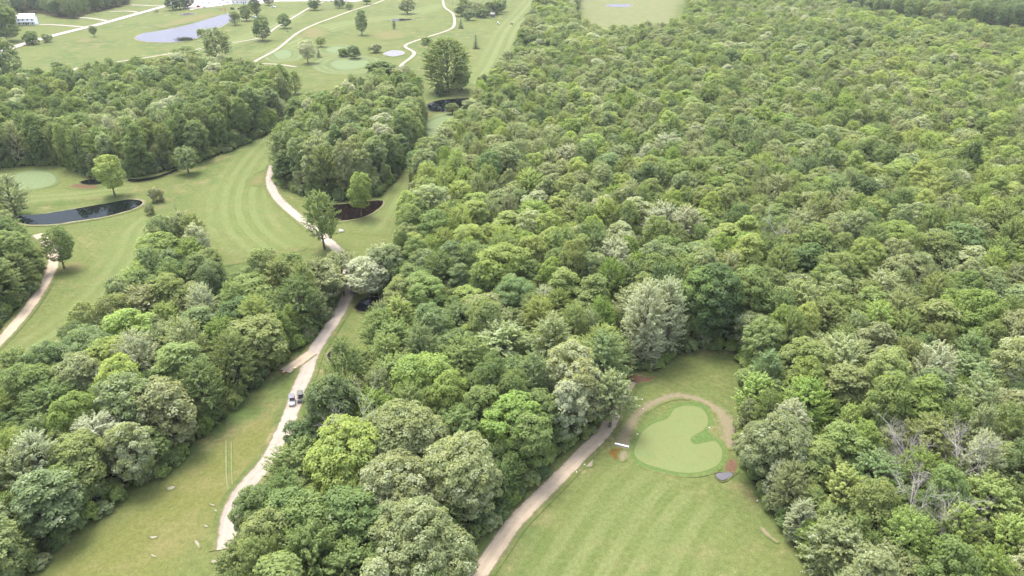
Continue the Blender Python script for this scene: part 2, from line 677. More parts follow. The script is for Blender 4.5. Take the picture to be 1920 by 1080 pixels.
WOOD_MIDDLE = [(510, 345), (516, 305), (545, 266), (600, 240), (655, 208), (715, 192), (785, 196), (800, 215), (800, 250), (786, 290), (756, 325), (738, 345), (716, 370), (640, 380), (592, 378), (548, 362)]
WOOD_BEYOND_ROAD = [(-250, 100), (0, 78), (36, 68), (36, 46), (28, 28), (72, 26), (110, 36), (150, 37), (162, 28), (205, 19), (246, 8), (258, -35), (-250, -35)]
WOOD_FAR_RIGHT = [(1545, 14), (1620, 30), (1760, 49), (1840, 52), (2100, 80), (2100, -35), (1560, -35)]
WOODS = dict(centre=WOOD_CENTRE, front_left=WOOD_FRONT_LEFT, left_edge=WOOD_LEFT_EDGE, upper_left=WOOD_UPPER_LEFT, middle=WOOD_MIDDLE, beyond_road=WOOD_BEYOND_ROAD, far_right=WOOD_FAR_RIGHT)
WOODW = {k: [Vector((p.x, p.y)) for p in px(*v)] for k, v in WOODS.items()}

def poly_dist(poly, x, y):
    """(inside, distance to the outline, nearest outline point)."""
    a = np.array([(p.x, p.y) for p in poly])
    b_ = np.roll(a, -1, axis=0)
    p = np.array([x, y])
    ab = b_ - a
    t = np.clip(np.sum((p - a) * ab, axis=1) / (np.sum(ab * ab, axis=1) + 1e-12), 0, 1)
    q = a + ab * t[:, None]
    dd = np.hypot(*(q - p).T)
    i = int(np.argmin(dd))
    cond = (a[:, 1] > y) != (b_[:, 1] > y)
    xs = a[:, 0] + (y - a[:, 1]) / np.where(np.abs(b_[:, 1] - a[:, 1]) < 1e-12, 1e-12, b_[:, 1] - a[:, 1]) * ab[:, 0]
    return (np.count_nonzero(cond & (xs > x)) % 2 == 1), float(dd[i]), q[i]


M_FLOOR = mat_patch('forest_floor', (0.030, 0.033, 0.014), (0.041, 0.032, 0.020), thr=0.5, soft=0.3, scale=0.5)
for k, poly in WOODW.items():
    rim, inner = [], []
    n = len(poly)
    for i in range(n):
        a, b_ = poly[i], poly[(i + 1) % n]
        L = (b_ - a).length
        kk = max(1, min(120, int(L / 3)))
        for j in range(kk):
            p = a.lerp(b_, j / kk)
            rim.append(p)
            nr = Vector((-(b_ - a).y, (b_ - a).x)).normalized()
            for sg in (1, -1):
                q = p + nr * sg * 3.4
                ins, dd, _q = poly_dist(poly, q.x, q.y)
                if ins and dd > 3.0:
                    inner.append(q)
    m = len(rim)
    res = geometry.delaunay_2d_cdt(rim + inner, [(i, (i + 1) % m) for i in range(m)], [], 1, 1e-4)
    bm = bmesh.new()
    le = bm.verts.layers.float.new('edge')
    vv = []
    for p, org in zip(res[0], res[3]):
        v = bm.verts.new((p.x, p.y, 0.02))
        v[le] = 0.0 if (org and org[0] < m) else 0.95
        vv.append(v)
    for f in res[2]:
        bm.faces.new([vv[i] for i in f])
    bm.normal_update()
    for f in bm.faces:
        if f.normal.z < 0:
            f.normal_flip()
    tag(bm_obj('forest_floor', bm, M_FLOOR), kind='structure')

# ------------------------------------------------------------------ fairways, greens, tracks, paths, water
M_FAIR = mat_mown('fairway_turf', (0.107, 0.126, 0.048), (0.078, 0.097, 0.030), period=4.6, dry=0.45, contrast=0.8)
M_FAIR_FAR = mat_mown('far_fairway_turf', (0.114, 0.131, 0.052), (0.085, 0.104, 0.035), period=7.5, dry=0.3, contrast=1.5)
M_FAIR_NEAR = mat_mown('near_fairway_turf', (0.101, 0.117, 0.043), (0.073, 0.093, 0.028), period=4.2, dry=0.5, wob=0.4, contrast=1.15)
M_FAIR_WORN = mat_mown('worn_fairway_turf', (0.101, 0.105, 0.035), (0.086, 0.093, 0.026), period=3.0, dry=0.65, contrast=0.5, dryness=0.03)

Z1, Z2, Z3, Z4, Z5 = 0.04, 0.06, 0.08, 0.10, 0.12
ribbon('fairway', [(575, 225), (520, 262), (478, 310), (455, 360), (458, 410), (490, 450), (545, 482)], [9, 12, 15, 16, 15, 13, 11], M_FAIR, Z1, over=1.3, edge=True)
ribbon('fairway', [(320, 395), (278, 430), (258, 480), (205, 550), (120, 620), (20, 680)], [8, 12, 13, 11, 9, 8], M_FAIR, Z1, over=1.3, edge=True)
ribbon('fairway', [(270, 352), (200, 358), (130, 366), (40, 372), (-60, 378)], [5, 7, 7, 7, 7], M_FAIR, Z1, over=1.3, edge=True)
ribbon('fairway', [(1285, 890), (1235, 935), (1190, 1000), (1145, 1075), (1090, 1180)], [11, 14, 15, 16, 17], M_FAIR_NEAR, Z1, over=1.35, edge=True)
ribbon('fairway', [(545, 760), (480, 820), (400, 900), (300, 985), (190, 1090), (60, 1200)], [4, 6, 9, 11, 13, 14], M_FAIR_WORN, Z1, over=1.3, edge=True)
ribbon('fairway', [(1010, -12), (985, 20), (955, 55), (938, 90), (918, 130), (895, 160)], [16, 14, 14, 14, 12, 9], M_FAIR_FAR, Z1, over=1.3, edge=True)
ribbon('fairway', [(830, 8), (760, 30), (690, 38), (620, 50), (540, 85), (470, 100)], [14, 16, 16, 16, 12, 9], M_FAIR_FAR, Z1, over=1.3, edge=True)
ribbon('fairway', [(560, 25), (490, 62), (440, 78), (360, 98), (250, 112)], [9, 14, 15, 12, 8], M_FAIR_FAR, Z1, over=1.3, edge=True)
ribbon('fairway', [(690, 440), (715, 412), (742, 368), (795, 275)], [5, 5, 4, 3], M_FAIR, Z1, over=1.3, edge=True)

M_GRN = mat_green('putting_green', (0.115, 0.138, 0.054), (0.073, 0.098, 0.030), stripes=0.04)#(0.094, 0.126, 0.050), (0.061, 0.088, 0.028))
M_GRN_FAR = mat_green('far_putting_green', (0.110, 0.141, 0.068), (0.081, 0.102, 0.041))
COLLAR = [(1178, 851), (1182, 831), (1197, 803), (1220, 786), (1244, 777), (1259, 759), (1285, 752), (1316, 755), (1335, 771), (1340, 795), (1334, 808), (1342, 817), (1358, 829), (1365, 850), (1358, 875), (1338, 888), (1310, 895), (1271, 895), (1224, 885), (1193, 873)]
HEART = [(1187, 852), (1190, 834), (1204, 808), (1225, 793), (1249, 784), (1263, 766), (1285, 760), (1311, 763), (1326, 776), (1330, 794), (1321, 808), (1305, 817), (1297, 825), (1303, 832), (1320, 829),
         (1340, 826), (1352, 836), (1357, 851), (1351, 870), (1334, 881), (1309, 888), (1273, 888), (1229, 878), (1200, 867)]
M_COLLAR = mat_mown('green_collar', (0.073, 0.109, 0.033), (0.060, 0.098, 0.028), period=0.9, dry=0.15, wob=0.3)
sheet('green_collar', COLLAR, M_COLLAR, Z3, border=1.0, step=0.5, lat_dir='ring')
sheet('putting_green', HEART, M_GRN, Z3, border=0.5, step=0.5, lat_dir=(1, 0.5))
sheet('putting_green', [(15, 338), (30, 324), (70, 318), (105, 324), (114, 338), (98, 350), (55, 358), (20, 356)], M_GRN_FAR, Z2, border=3, lat_dir=(1, 0.4))
sheet('putting_green', [(788, 244), (800, 228), (830, 217), (866, 217), (880, 228), (868, 245), (830, 254), (800, 254)], M_GRN_FAR, Z2, border=3, lat_dir=(1, -0.4))
M_RINGS = mat_mown('ring_mown_turf', (0.113, 0.131, 0.058), (0.078, 0.098, 0.036), period=5.0, dry=0.3, wob=0.5, contrast=1.2)
sheet('mown_surround', [(488, 102), (515, 88), (548, 89), (574, 97), (566, 112), (525, 118), (495, 114)], M_RINGS, Z1, border=4, step=2, lat_dir='ring')
sheet('mown_surround', [(588, 93), (612, 84), (650, 83), (678, 90), (664, 103), (620, 105), (594, 102)], M_RINGS, Z1, border=4, step=2, lat_dir='ring')
sheet('mown_surround', [(578, 122), (610, 106), (670, 103), (716, 110), (716, 128), (670, 140), (606, 138)], M_RINGS, Z1, border=4, step=2, lat_dir='ring')
sheet('mown_surround', [(778, 248), (790, 224), (825, 211), (872, 211), (888, 228), (876, 252), (835, 264), (795, 262)], M_RINGS, Z1, border=3, step=1.5, lat_dir='ring')
sheet('putting_green', [(612, 120), (630, 112), (668, 109), (695, 113), (695, 123), (668, 131), (628, 131)], M_GRN_FAR, Z2, border=5, lat_dir=(1, -0.4))
sheet('putting_green', [(508, 100), (530, 93), (550, 96), (548, 108), (520, 112)], M_GRN_FAR, Z2, border=4, lat_dir=(1, -0.4))
sheet('putting_green', [(606, 92), (630, 86), (655, 90), (640, 99), (615, 99)], M_GRN_FAR, Z2, border=4, lat_dir=(1, -0.4))

M_SANDY = mat_patch('bare_sandy_soil', (0.163, 0.137, 0.089), (0.122, 0.105, 0.059), thr=0.50, soft=0.34, scale=0.9)
M_SAND = mat_patch('pale_sand', (0.211, 0.183, 0.138), (0.179, 0.150, 0.109), thr=0.5, soft=0.2, scale=1.0)
M_REDDIRT = mat_patch('reddish_dirt', (0.109, 0.062, 0.039), (0.078, 0.049, 0.031), thr=0.5, soft=0.3, scale=0.5)
M_DRY = mat_patch('dry_grass', (0.126, 0.106, 0.050), (0.108, 0.104, 0.044), thr=0.68, soft=0.6, scale=0.10)
M_WETSAND = mat_patch('wet_sand', (0.114, 0.068, 0.018), (0.073, 0.044, 0.013), thr=0.4, soft=0.25, scale=1.0)
M_FARDRY = mat_patch('mottled_field_grass', (0.122, 0.118, 0.058), (0.092, 0.112, 0.042), thr=0.65, soft=0.35, scale=0.03)
ribbon('bare_soil', [(1166, 858), (1168, 830), (1180, 800), (1200, 772), (1232, 752), (1266, 742), (1300, 746), (1334, 760), (1358, 782), (1372, 815), (1372, 845)], [1.6, 1.6, 1.35, 1.05, 0.95, 1.05, 0.9, 1.0, 1.7, 2.6, 2.0],
       M_SANDY, Z2, step=0.6, over=1.5, edge=True)
sheet('wet_sand', [(1138, 850), (1148, 841), (1166, 840), (1176, 848), (1172, 862), (1152, 864)], M_WETSAND, Z3, border=0.9, step=0.4)
sheet('bare_soil', [(1158, 850), (1172, 842), (1180, 852), (1174, 866), (1160, 866)], M_SANDY, Z4, border=0.8, step=0.4)
sheet('bare_soil', [(1360, 862), (1378, 858), (1388, 875), (1378, 892), (1356, 888)], M_REDDIRT, Z2, border=1.0, step=0.4)
sheet('bare_soil', [(1090, 862), (1104, 850), (1114, 858), (1112, 876), (1096, 876)], M_SAND, Z4, border=0.7, step=0.4)
sheet('bare_soil', [(1424, 985), (1436, 990), (1448, 1004), (1462, 1016), (1456, 1020), (1438, 1008), (1424, 996)], M_SANDY, Z2, border=0.6, step=0.4)
sheet('bare_soil', [(1152, 718), (1176, 698), (1215, 706), (1240, 700), (1226, 716), (1196, 722), (1172, 730)], M_REDDIRT, Z2, border=1.2, step=0.5)
for spot in ([(362, 1014), (371, 1012), (378, 1026), (374, 1032), (366, 1022)], [(380, 984), (388, 983), (394, 988), (384, 990)], [(398, 955), (410, 956), (413, 963), (402, 960)],
             [(393, 1052), (408, 1046), (418, 1050), (410, 1056), (396, 1058)], [(310, 915), (328, 910), (330, 916), (316, 921)], [(280, 1038), (294, 1042), (296, 1047), (284, 1044)],
             [(392, 944), (404, 946), (404, 950), (394, 949)], [(278, 1006), (294, 1004), (298, 1008), (284, 1012)]):
    sheet('sand_patch', spot, M_SAND, Z3, border=0.5, step=0.25)
sheet('dry_grass_patch', [(110, 498), (140, 486), (168, 492), (162, 506), (130, 512), (100, 508)], M_DRY, Z2, border=3)
sheet('dry_grass_patch', [(500, 318), (470, 330), (460, 345), (490, 350), (510, 335)], M_DRY, Z2, border=4)
sheet('dry_grass_patch', [(560, 55), (600, 50), (625, 62), (600, 72), (560, 70)], M_DRY, Z2, border=10)
sheet('dry_grass_patch', [(690, 62), (745, 55), (775, 66), (740, 76), (700, 74)], M_DRY, Z2, border=12)
sheet('dry_grass_patch', [(285, 48), (350, 30), (410, 22), (415, 30), (350, 45), (300, 54)], M_DRY, Z2, border=12)
sheet('dry_grass_patch', [(130, 78), (165, 70), (190, 74), (160, 82)], M_DRY, Z2, border=8)
sheet('dry_grass_patch', [(415, 492), (470, 480), (560, 462), (575, 468), (500, 485), (420, 500)], M_DRY, Z3, border=4)
sheet('muddy_bank', [(120, 352), (150, 342), (180, 344), (192, 352), (160, 357)], M_REDDIRT, Z2, border=3)
sheet('field', [(1085, -20), (1082, 45), (1092, 74), (1180, 79), (1270, 73), (1284, 20), (1286, -20)], M_FARDRY, Z2, border=14, step=4)

M_GRAVEL = mat_path('gravel', (0.275, 0.235, 0.193), (0.226, 0.193, 0.156), 1.28)
M_GRAVEL_B = mat_path('trodden_gravel', (0.317, 0.256, 0.186), (0.260, 0.209, 0.150), 1.15)
M_GRAVEL_FAR = mat_path('far_gravel', (0.271, 0.239, 0.193), (0.234, 0.204, 0.158), 1.0)
M_ROAD = mat_path('concrete_road', (0.285, 0.261, 0.229), (0.255, 0.231, 0.201), 3.3, 0.1)
M_DRIVE = mat_path('driveway', (0.285, 0.261, 0.224), (0.255, 0.225, 0.192), 1.7, 0.2)
ribbon('gravel_path', [(424, 1030), (428, 1000), (432, 972), (446, 935), (470, 902), (500, 870), (518, 838), (538, 795), (551, 760), (561, 730), (574, 700), (586, 665), (605, 634), (624, 606), (640, 580),
                       (651, 556), (656, 532), (652, 505), (640, 478), (612, 450), (580, 424), (548, 398), (524, 376), (511, 356), (506, 336), (512, 310)], 1.45, M_GRAVEL, Z4, step=1.0)
ribbon('gravel_path', [(584, 662), (568, 674), (552, 685), (534, 697)], 1.1, M_GRAVEL_B, Z5, step=0.6, over=1.6)
ribbon('gravel_path', [(880, 1110), (904, 1068), (930, 1030), (962, 984), (1000, 944), (1040, 905), (1078, 866), (1108, 836), (1132, 812), (1150, 780), (1163, 745), (1182, 716)], 1.3, M_GRAVEL_B, Z4, step=0.8)
ribbon('gravel_path', [(-20, 660), (10, 630), (45, 590), (70, 555), (90, 520), (100, 496), (98, 472), (88, 455), (70, 440)], 1.25, M_GRAVEL_B, Z4, step=1.0)
ribbon('gravel_path', [(742, 160), (750, 138), (753, 122), (772, 107), (776, 98), (760, 88), (768, 81), (800, 70), (842, 56), (852, 45), (849, 26), (833, 12), (830, -10)], 1.3, M_GRAVEL_FAR, Z4, step=3)
ribbon('gravel_path', [(468, 124), (482, 113), (520, 92), (558, 62), (590, 46), (625, 33), (660, 20), (700, 8), (730, -4)], 1.4, M_GRAVEL_FAR, Z4, step=3)
ribbon('gravel_path', [(200, 131), (150, 132), (142, 129), (165, 124), (250, 112), (320, 101), (385, 90), (440, 80), (490, 70), (520, 50), (548, 34), (580, 15), (610, 2), (630, -8)], 1.15, M_GRAVEL_FAR, Z4, step=3)
ribbon('gravel_path', [(200, 131), (245, 128), (310, 122), (390, 119), (480, 120), (520, 121), (556, 126)], 1.15, M_GRAVEL_FAR, Z5, step=3)
ribbon('road', [(-60, 112), (0, 97), (40, 84), (100, 67), (160, 52), (200, 42), (250, 28), (290, 17), (318, 8), (340, -6)], 3.3, M_ROAD, Z4, step=4, over=1.5)
ribbon('driveway', [(66, 46), (100, 46.5), (150, 50), (165, 50)], 1.7, M_DRIVE, Z3, step=4, over=1.5)
ribbon('driveway', [(150, 33), (175, 35), (205, 40)], 1.7, M_DRIVE, Z3, step=4, over=1.5)
ribbon('driveway', [(205, 22), (240, 21), (262, 24)], 1.7, M_DRIVE, Z3, step=4, over=1.5)
ribbon('driveway', [(246, 9), (290, 11), (312, 10)], 1.7, M_DRIVE, Z3, step=4, over=1.5)
M_LOT = mat_patch('pale_car_park', (0.312, 0.279, 0.244), (0.270, 0.241, 0.207), thr=0.05, soft=0.1, scale=0.1)
sheet('car_park', [(352, 15), (372, 16), (398, 13), (425, 9), (440, 4), (442, -25), (352, -25)], M_LOT, Z3, border=3, step=4)
sheet('car_park', [(480, 6), (520, 3), (600, 2.5), (676, 2), (690, -16), (480, -16)], M_LOT, Z3, border=3, step=4)
# worn tyre lines on the front fairway
M_TYRE = mat_patch('tyre_worn_turf', (0.150, 0.148, 0.068), (0.125, 0.130, 0.056), thr=0.5, soft=0.4, scale=0.5)
for off in (0, 10):
    ribbon('tyre_track', [(424 + off, 820), (424 + off, 860), (425 + off, 900), (431 + off * 0.9, 935)], 0.16, M_TYRE, Z3, step=0.8, over=1.5, edge=True)


M_POND_DARK = mat_water('dark_pond_water', (0.004, 0.006, 0.005), refl=(0.22, 0.24, 0.26))
M_POND_BROWN = mat_water('brown_pond_water', (0.006, 0.004, 0.003), refl=(0.24, 0.23, 0.24))
M_POND_SKY = mat_water('open_pond_water', (0.050, 0.050, 0.058), rough=0.12, bump=0.10, murk=(0.062, 0.060, 0.070), refl=(0.33, 0.32, 0.38))
M_PUDDLE = mat_water('shallow_puddle_water', (0.085, 0.080, 0.085), rough=0.12, bump=0.08, murk=(0.11, 0.10, 0.10), refl=(0.45, 0.44, 0.5))
M_BANK = mat_patch('pale_bank', (0.182, 0.160, 0.110), (0.138, 0.118, 0.072), thr=0.4, soft=0.25, scale=0.8)
M_DARKBANK = mat_patch('dark_mud_bank', (0.028, 0.023, 0.017), (0.044, 0.033, 0.022), thr=0.4, soft=0.25, scale=0.8)


def pond(pix, mat, bank, grow=1.12, border=1.6, step=1.0, z=Z3):
    cu = sum(u for u, v in pix) / len(pix)
    cv = sum(v for u, v in pix) / len(pix)
    W = [G(u, v) for u, v in pix]
    cw = sum(W, Vector((0, 0, 0))) / len(W)
    Bk = [p + (p - cw).normalized() * border * 0.8 for p in W]
    sheet('pond_bank', None, bank, z - 0.01, border=border, step=step, world_pts=Bk)
    return sheet('pond', pix, mat, z + 0.015, border=0.4, step=step, wobble=0.35)


pond([(254, 71), (268, 63), (300, 58), (340, 50), (380, 39), (420, 27), (437, 25), (432, 40), (402, 56), (372, 71), (332, 79), (288, 79), (262, 76)], M_POND_SKY, M_BANK, border=4, step=3)
pond([(40, 405), (70, 403), (130, 394), (200, 382), (240, 375), (260, 376), (267, 382), (245, 394), (200, 406), (150, 414), (100, 421), (50, 421), (30, 414)], M_POND_DARK, M_BANK, border=2.2)
pond([(600, 386), (632, 384), (660, 382), (690, 378), (716, 377), (716, 386), (694, 402), (662, 412), (630, 414), (605, 404)], M_POND_BROWN, M_SANDY, border=1.6)
pond([(800, 200), (812, 192), (836, 187), (880, 185), (904, 188), (900, 203), (862, 208), (826, 210), (806, 208)], M_POND_DARK, M_DARKBANK, border=2.0)
pond([(668, 574), (684, 562), (708, 556), (726, 566), (716, 579), (690, 584), (672, 583)], M_POND_DARK, M_DARKBANK, border=1.2, step=0.6)
pond([(613, 668), (622, 655), (636, 650), (650, 660), (652, 680), (638, 690), (622, 684)], M_POND_BROWN, M_SANDY, border=0.9, step=0.4)
pond([(1341, 890), (1352, 888), (1371, 888), (1369, 895), (1357, 902), (1348, 899)], M_PUDDLE, M_DARKBANK, border=0.5, step=0.3)
pond([(720, 101), (735, 95), (756, 97), (756, 102), (738, 106), (726, 104)], M_PUDDLE, M_SAND, border=2.2, step=2)
pond([(731, 37.5), (745, 35.5), (772, 36), (764, 38.5), (742, 39.5)], M_POND_DARK, M_BANK, border=2.5, step=2)
pond([(1135, 10), (1150, 8), (1178, 8.5), (1186, 11), (1172, 13.5), (1145, 13)], M_POND_SKY, M_BANK, border=3, step=3)
pond([(336, 27), (352, 25), (366, 25.5), (360, 28), (344, 29)], M_PUDDLE, M_BANK, border=3, step=3)
pond([(152, 341), (176, 337), (192, 340), (190, 345), (172, 347), (158, 346)], M_POND_DARK, M_DARKBANK, border=1.2, step=0.8)
pond([(240, 337), (265, 336), (300, 329), (328, 319), (331, 321), (302, 333), (268, 341), (244, 341)], M_POND_DARK, M_DARKBANK, border=1.0, step=0.8)

# ------------------------------------------------------------------ tree builders (real size, base at the origin)
def unit(a):
    return a / (np.linalg.norm(a, axis=-1, keepdims=True) + 1e-9)


def leaves_to_mesh(P, N, T, ln, wd, rng, fold=0.18):
    """Leaf sprays: rhombs folded on the midrib; P centres, N normals, T long axis."""
    N = unit(N)
    T = unit(T - N * np.sum(T * N, axis=1, keepdims=True))
    B = np.cross(N, T)
    ln, wd = ln[:, None], wd[:, None]
    a = P - T * ln * 0.5
    c = P + T * ln * 0.5 - N * ln * 0.12
    b = P + B * wd * 0.5 + N * ln * fold + T * ln * 0.05
    d = P - B * wd * 0.5 + N * ln * fold + T * ln * 0.05
    n = len(P)
    V = np.stack([a, d, c, b], axis=1).reshape(-1, 3)
    F = np.arange(4 * n, dtype=np.int32).reshape(-1, 4)
    return V, F


def trunk_arrays(H, r0, targets, rng, lean=0.03, top=0.72, sides=7):
    """Tapered, slightly bent trunk and limbs reaching to the target points."""
    k = 6
    zs = np.linspace(0, H * top, k)
    off = np.cumsum(rng.normal(0, lean * H / k, (k, 2)), axis=0)
    off[0] = 0
    pts = np.column_stack([off, zs])
    rad = [r0 * 1.35] + [r0 * (1 - 0.85 * i / (k - 1)) for i in range(1, k)]
    parts = [tube_arrays(pts, rad, sides)]
    for t in targets:
        zt = min(max(t[2] * rng.uniform(0.45, 0.7), H * 0.12), H * top * 0.95)
        f = zt / (H * top) * (k - 1)
        i = min(int(f), k - 2)
        s = pts[i] * (1 - (f - i)) + pts[i + 1] * (f - i)
        m = s * 0.45 + t * 0.55
        m[2] -= 0.08 * np.linalg.norm(t - s)
        r = r0 * 0.42 * (1 - zt / H * 0.6)
        parts.append(tube_arrays([s, m, t], [r, r * 0.6, r * 0.2], 4))
    V, F = cat_arrays(parts)
    # weld each limb to the trunk at the trunk vertex nearest its root
    nt_, off = k * sides, k * sides
    for _ in targets:
        j = int(np.argmin(np.sum((V[:nt_] - V[off:off + 4].mean(axis=0)) ** 2, axis=1)))
        F[F == off] = j
        off += 12
    used, inv = np.unique(F, return_inverse=True)
    return V[used], inv.reshape(F.shape).astype(np.int32)


def clumpy(seed, W=9.0, H=15.0, base=0.12, npuff=105, nleaf=84, pr=(0.085, 0.16), leaf=(0.34, 0.56), top=1.0, flat=0.0, skew=0.5):
    """Rounded broadleaf crown of many leaf puffs."""
    rng = np.random.default_rng(seed)
    zb, zt = H * base, H
    zc = zb + (zt - zb) * 0.52
    hz = (zt - zb) / 2
    # a few big sub-crowns give the crown an uneven outline
    ns = rng.integers(4, 7)
    sub = []
    for _ in range(ns):
        a = rng.uniform(0, 2 * math.pi)
        rr = rng.uniform(0.18, 0.42) * W / 2
        sub.append((np.array([rr * math.cos(a), rr * math.sin(a), zc + hz * rng.uniform(-0.35, 0.5)]), W / 2 * rng.uniform(0.5, 0.72), hz * rng.uniform(0.42, 0.62)))
    sub.append((np.array([0, 0, zc + hz * 0.30]), W / 2 * 0.55, hz * 0.72))
    sub.append((np.array([0, 0, zc - hz * 0.35]), W / 2 * 0.80, hz * 0.60))
    C, Rr = [], []
    tries = 0
    while len(C) < npuff and tries < npuff * 30:
        tries += 1
        c, rw, rh = sub[rng.integers(0, len(sub))]
        d = unit(rng.normal(0, 1, 3) + np.array([0, 0, 0.25]))
        p = c + d * np.array([rw, rw, rh]) * rng.uniform(0.86, 1.04)
        inside = False
        for c2, rw2, rh2 in sub:
            q = (p - c2) / np.array([rw2, rw2, rh2])
            if np.dot(q, q) < 0.62:
                inside = True
                break
        if inside and rng.random() > 0.12:
            continue
        r = W * rng.uniform(*pr)
        if p[2] < zb * 0.7:
            continue
        if any(np.linalg.norm(p - c3) < 0.62 * (r + r3) * 0.8 for c3, r3 in zip(C[-400:], Rr[-400:])) and rng.random() > 0.12:
            continue
        C.append(p)
        Rr.append(r)
    C = np.array(C)
    Rr = np.array(Rr)
    n = len(C)
    cen = np.array([0, 0, zc - hz * 0.25])
    idx = np.repeat(np.arange(n), nleaf)
    out = unit(C - cen)
    d = unit(rng.normal(0, 1, (n * nleaf, 3)) + out[idx] * 0.75 + np.array([0, 0, 0.55]))
    rad = Rr[idx] * rng.uniform(0.55, 1.08, n * nleaf) ** 0.6
    P = C[idx] + d * rad[:, None] * np.array([1.08, 1.08, 0.80])
    N = unit(d + rng.normal(0, 0.42, d.shape) + np.array([0, 0, 0.6]))
    T = unit(d * np.array([1, 1, 0.3]) + rng.normal(0, 0.6, d.shape) + np.array([0, 0, -0.25]))
    ln = rng.uniform(*leaf, n * nleaf)
    V, F = leaves_to_mesh(P, N, T, ln, ln * rng.uniform(0.55, 0.85, n * nleaf), rng)
    puff_v = rng.normal(0, 0.14, n)
    lv = np.clip(rng.uniform(0, 1, n * nleaf) * 0.75 + 0.12 + puff_v[idx], 0, 1)
    lp = 0.62 * rng.uniform(0, 1, n)[idx] + 0.38 * rng.uniform(0, 1, n * nleaf)
    lim = C[rng.choice(n, min(9, n), replace=False)] * 0.88
    TV, TF = trunk_arrays(H, 0.017 * H + 0.02, lim, rng)
    return V, F, np.repeat(lv, 4), np.repeat(lp, 4), TV, TF


def feathery(seed, W=8.0, H=16.0, base=0.10, nshoot=300, nleaf=26, up=0.75, length=(1.7, 3.1), leaf=(0.36, 0.60), conic=0.55, open_=0.0):
    """Crown of long ascending leafy shoots: silver maple, poplar, ash."""
    rng = np.random.default_rng(seed)
    zb, zt = H * base, H * 0.93
    t = rng.uniform(0, 1, nshoot) ** 0.8
    # width profile: widest at 40 %, drawn in to the top
    prof = np.where(t < 0.38, 0.62 + 0.38 * (t / 0.38), np.sqrt(np.clip(1 - ((t - 0.38) / 0.62) ** (2.6 - conic), 0, 1)) * 0.9 + 0.10)
    ang = rng.uniform(0, 2 * math.pi, nshoot)
    lob = 1 + 0.20 * np.sin(ang * 3 + seed) + 0.12 * np.sin(ang * 5 + seed * 2.3 + t * 5)
    rr = W / 2 * prof * lob * np.sqrt(rng.uniform(0.35, 1.0, nshoot))
    z = zb + (zt - zb) * t
    S = np.column_stack([rr * np.cos(ang), rr * np.sin(ang), z])
    outd = np.column_stack([np.cos(ang), np.sin(ang), np.zeros(nshoot)])
    D = unit(outd * (0.35 + 0.65 * (rr / (W / 2)))[:, None] + np.array([0, 0, 1]) * (up * (0.35 + 0.9 * t))[:, None] + rng.normal(0, 0.22, (nshoot, 3)))
    L = rng.uniform(*length, nshoot)
    S = S - D * (L * 0.55)[:, None]
    idx = np.repeat(np.arange(nshoot), nleaf)
    s = np.tile(np.linspace(0.12, 1.0, nleaf), nshoot) + rng.normal(0, 0.03, nshoot * nleaf)
    ax = S[idx] + D[idx] * (L[idx] * s)[:, None]
    droop = np.zeros_like(ax)
    droop[:, 2] = -0.16 * L[idx] * s ** 2 * (1.2 - up)
    side = unit(np.cross(D[idx], rng.normal(0, 1, (nshoot * nleaf, 3))))
    taper = 0.36 * np.clip(1.05 - s, 0.02, 2) ** 0.7 + 0.06
    P = ax + droop + side * (taper * rng.uniform(0.25, 1.0, nshoot * nleaf))[:, None]
    T = unit(D[idx] * 1.0 + side * 0.6)
    N = unit(side * 0.35 + np.array([0, 0, 0.8]) + outd[idx] * 0.35 + rng.normal(0, 0.38, P.shape))
    ln = rng.uniform(*leaf, nshoot * nleaf) * (1.1 - 0.35 * s)
    V, F = leaves_to_mesh(P, N, T, ln, ln * rng.uniform(0.38, 0.6, nshoot * nleaf), rng)
    sh = rng.normal(0, 0.16, nshoot)
    lv = np.clip(rng.uniform(0, 1, nshoot * nleaf) * 0.7 + 0.15 + sh[idx], 0, 1)
    lp = 0.6 * rng.uniform(0, 1, nshoot)[idx] + 0.4 * rng.uniform(0, 1, nshoot * nleaf)
    lim = (S + D * (L * 0.4)[:, None])[rng.choice(nshoot, 12, replace=False)]
    TV, TF = trunk_arrays(H, 0.016 * H + 0.02, lim, rng, top=0.85)
    return V, F, np.repeat(lv, 4), np.repeat(lp, 4), TV, TF


def spruce(seed, W=4.5, H=11.0):
    rng = np.random.default_rng(seed)
    Ps, Ns, Ts, lns = [], [], [], []
    tiers = 15
    for i in range(tiers):
        t = i / (tiers - 1)
        z = H * (0.05 + 0.93 * t)
        rad = W / 2 * (1 - t) ** 0.85 + 0.12
        nb = int(5 + 6 * (1 - t))
        for k in range(nb):
            a = 2 * math.pi * (k + rng.uniform(-0.3, 0.3)) / nb + i
            rr = rad * rng.uniform(0.55, 1.3)
            m = int(3 + rr * 6)
            for q in range(m):
                s = (q + 0.5) / m
                d = np.array([math.cos(a), math.sin(a), -0.28])
                p = np.array([0, 0, z]) + d * rr * s + np.array([0, 0, 0.12 * rr * s * s])
                for sd in (-1, 1):
                    b = np.array([-math.sin(a) * sd, math.cos(a) * sd, -0.15])
                    Ps.append(p + b * 0.14)
                    Ts.append(d * 0.6 + b * 0.7)
                    Ns.append(np.array([d[0] * 0.3, d[1] * 0.3, 1]) + rng.normal(0, 0.25, 3))
                    lns.append(rng.uniform(0.32, 0.52))
    P, N, T, ln = np.array(Ps), np.array(Ns), np.array(Ts), np.array(lns)
    V, F = leaves_to_mesh(P, N, T, ln, ln * 0.5, rng, 0.05)
    n = len(P)
    TV, TF = tube_arrays([(0, 0, 0), (0, 0, H * 0.5), (0, 0, H * 0.97)], [0.17, 0.1, 0.02], 6)
    return V, F, np.repeat(rng.uniform(0, 1, n), 4), np.repeat(rng.uniform(0, 1, n), 4), TV, TF


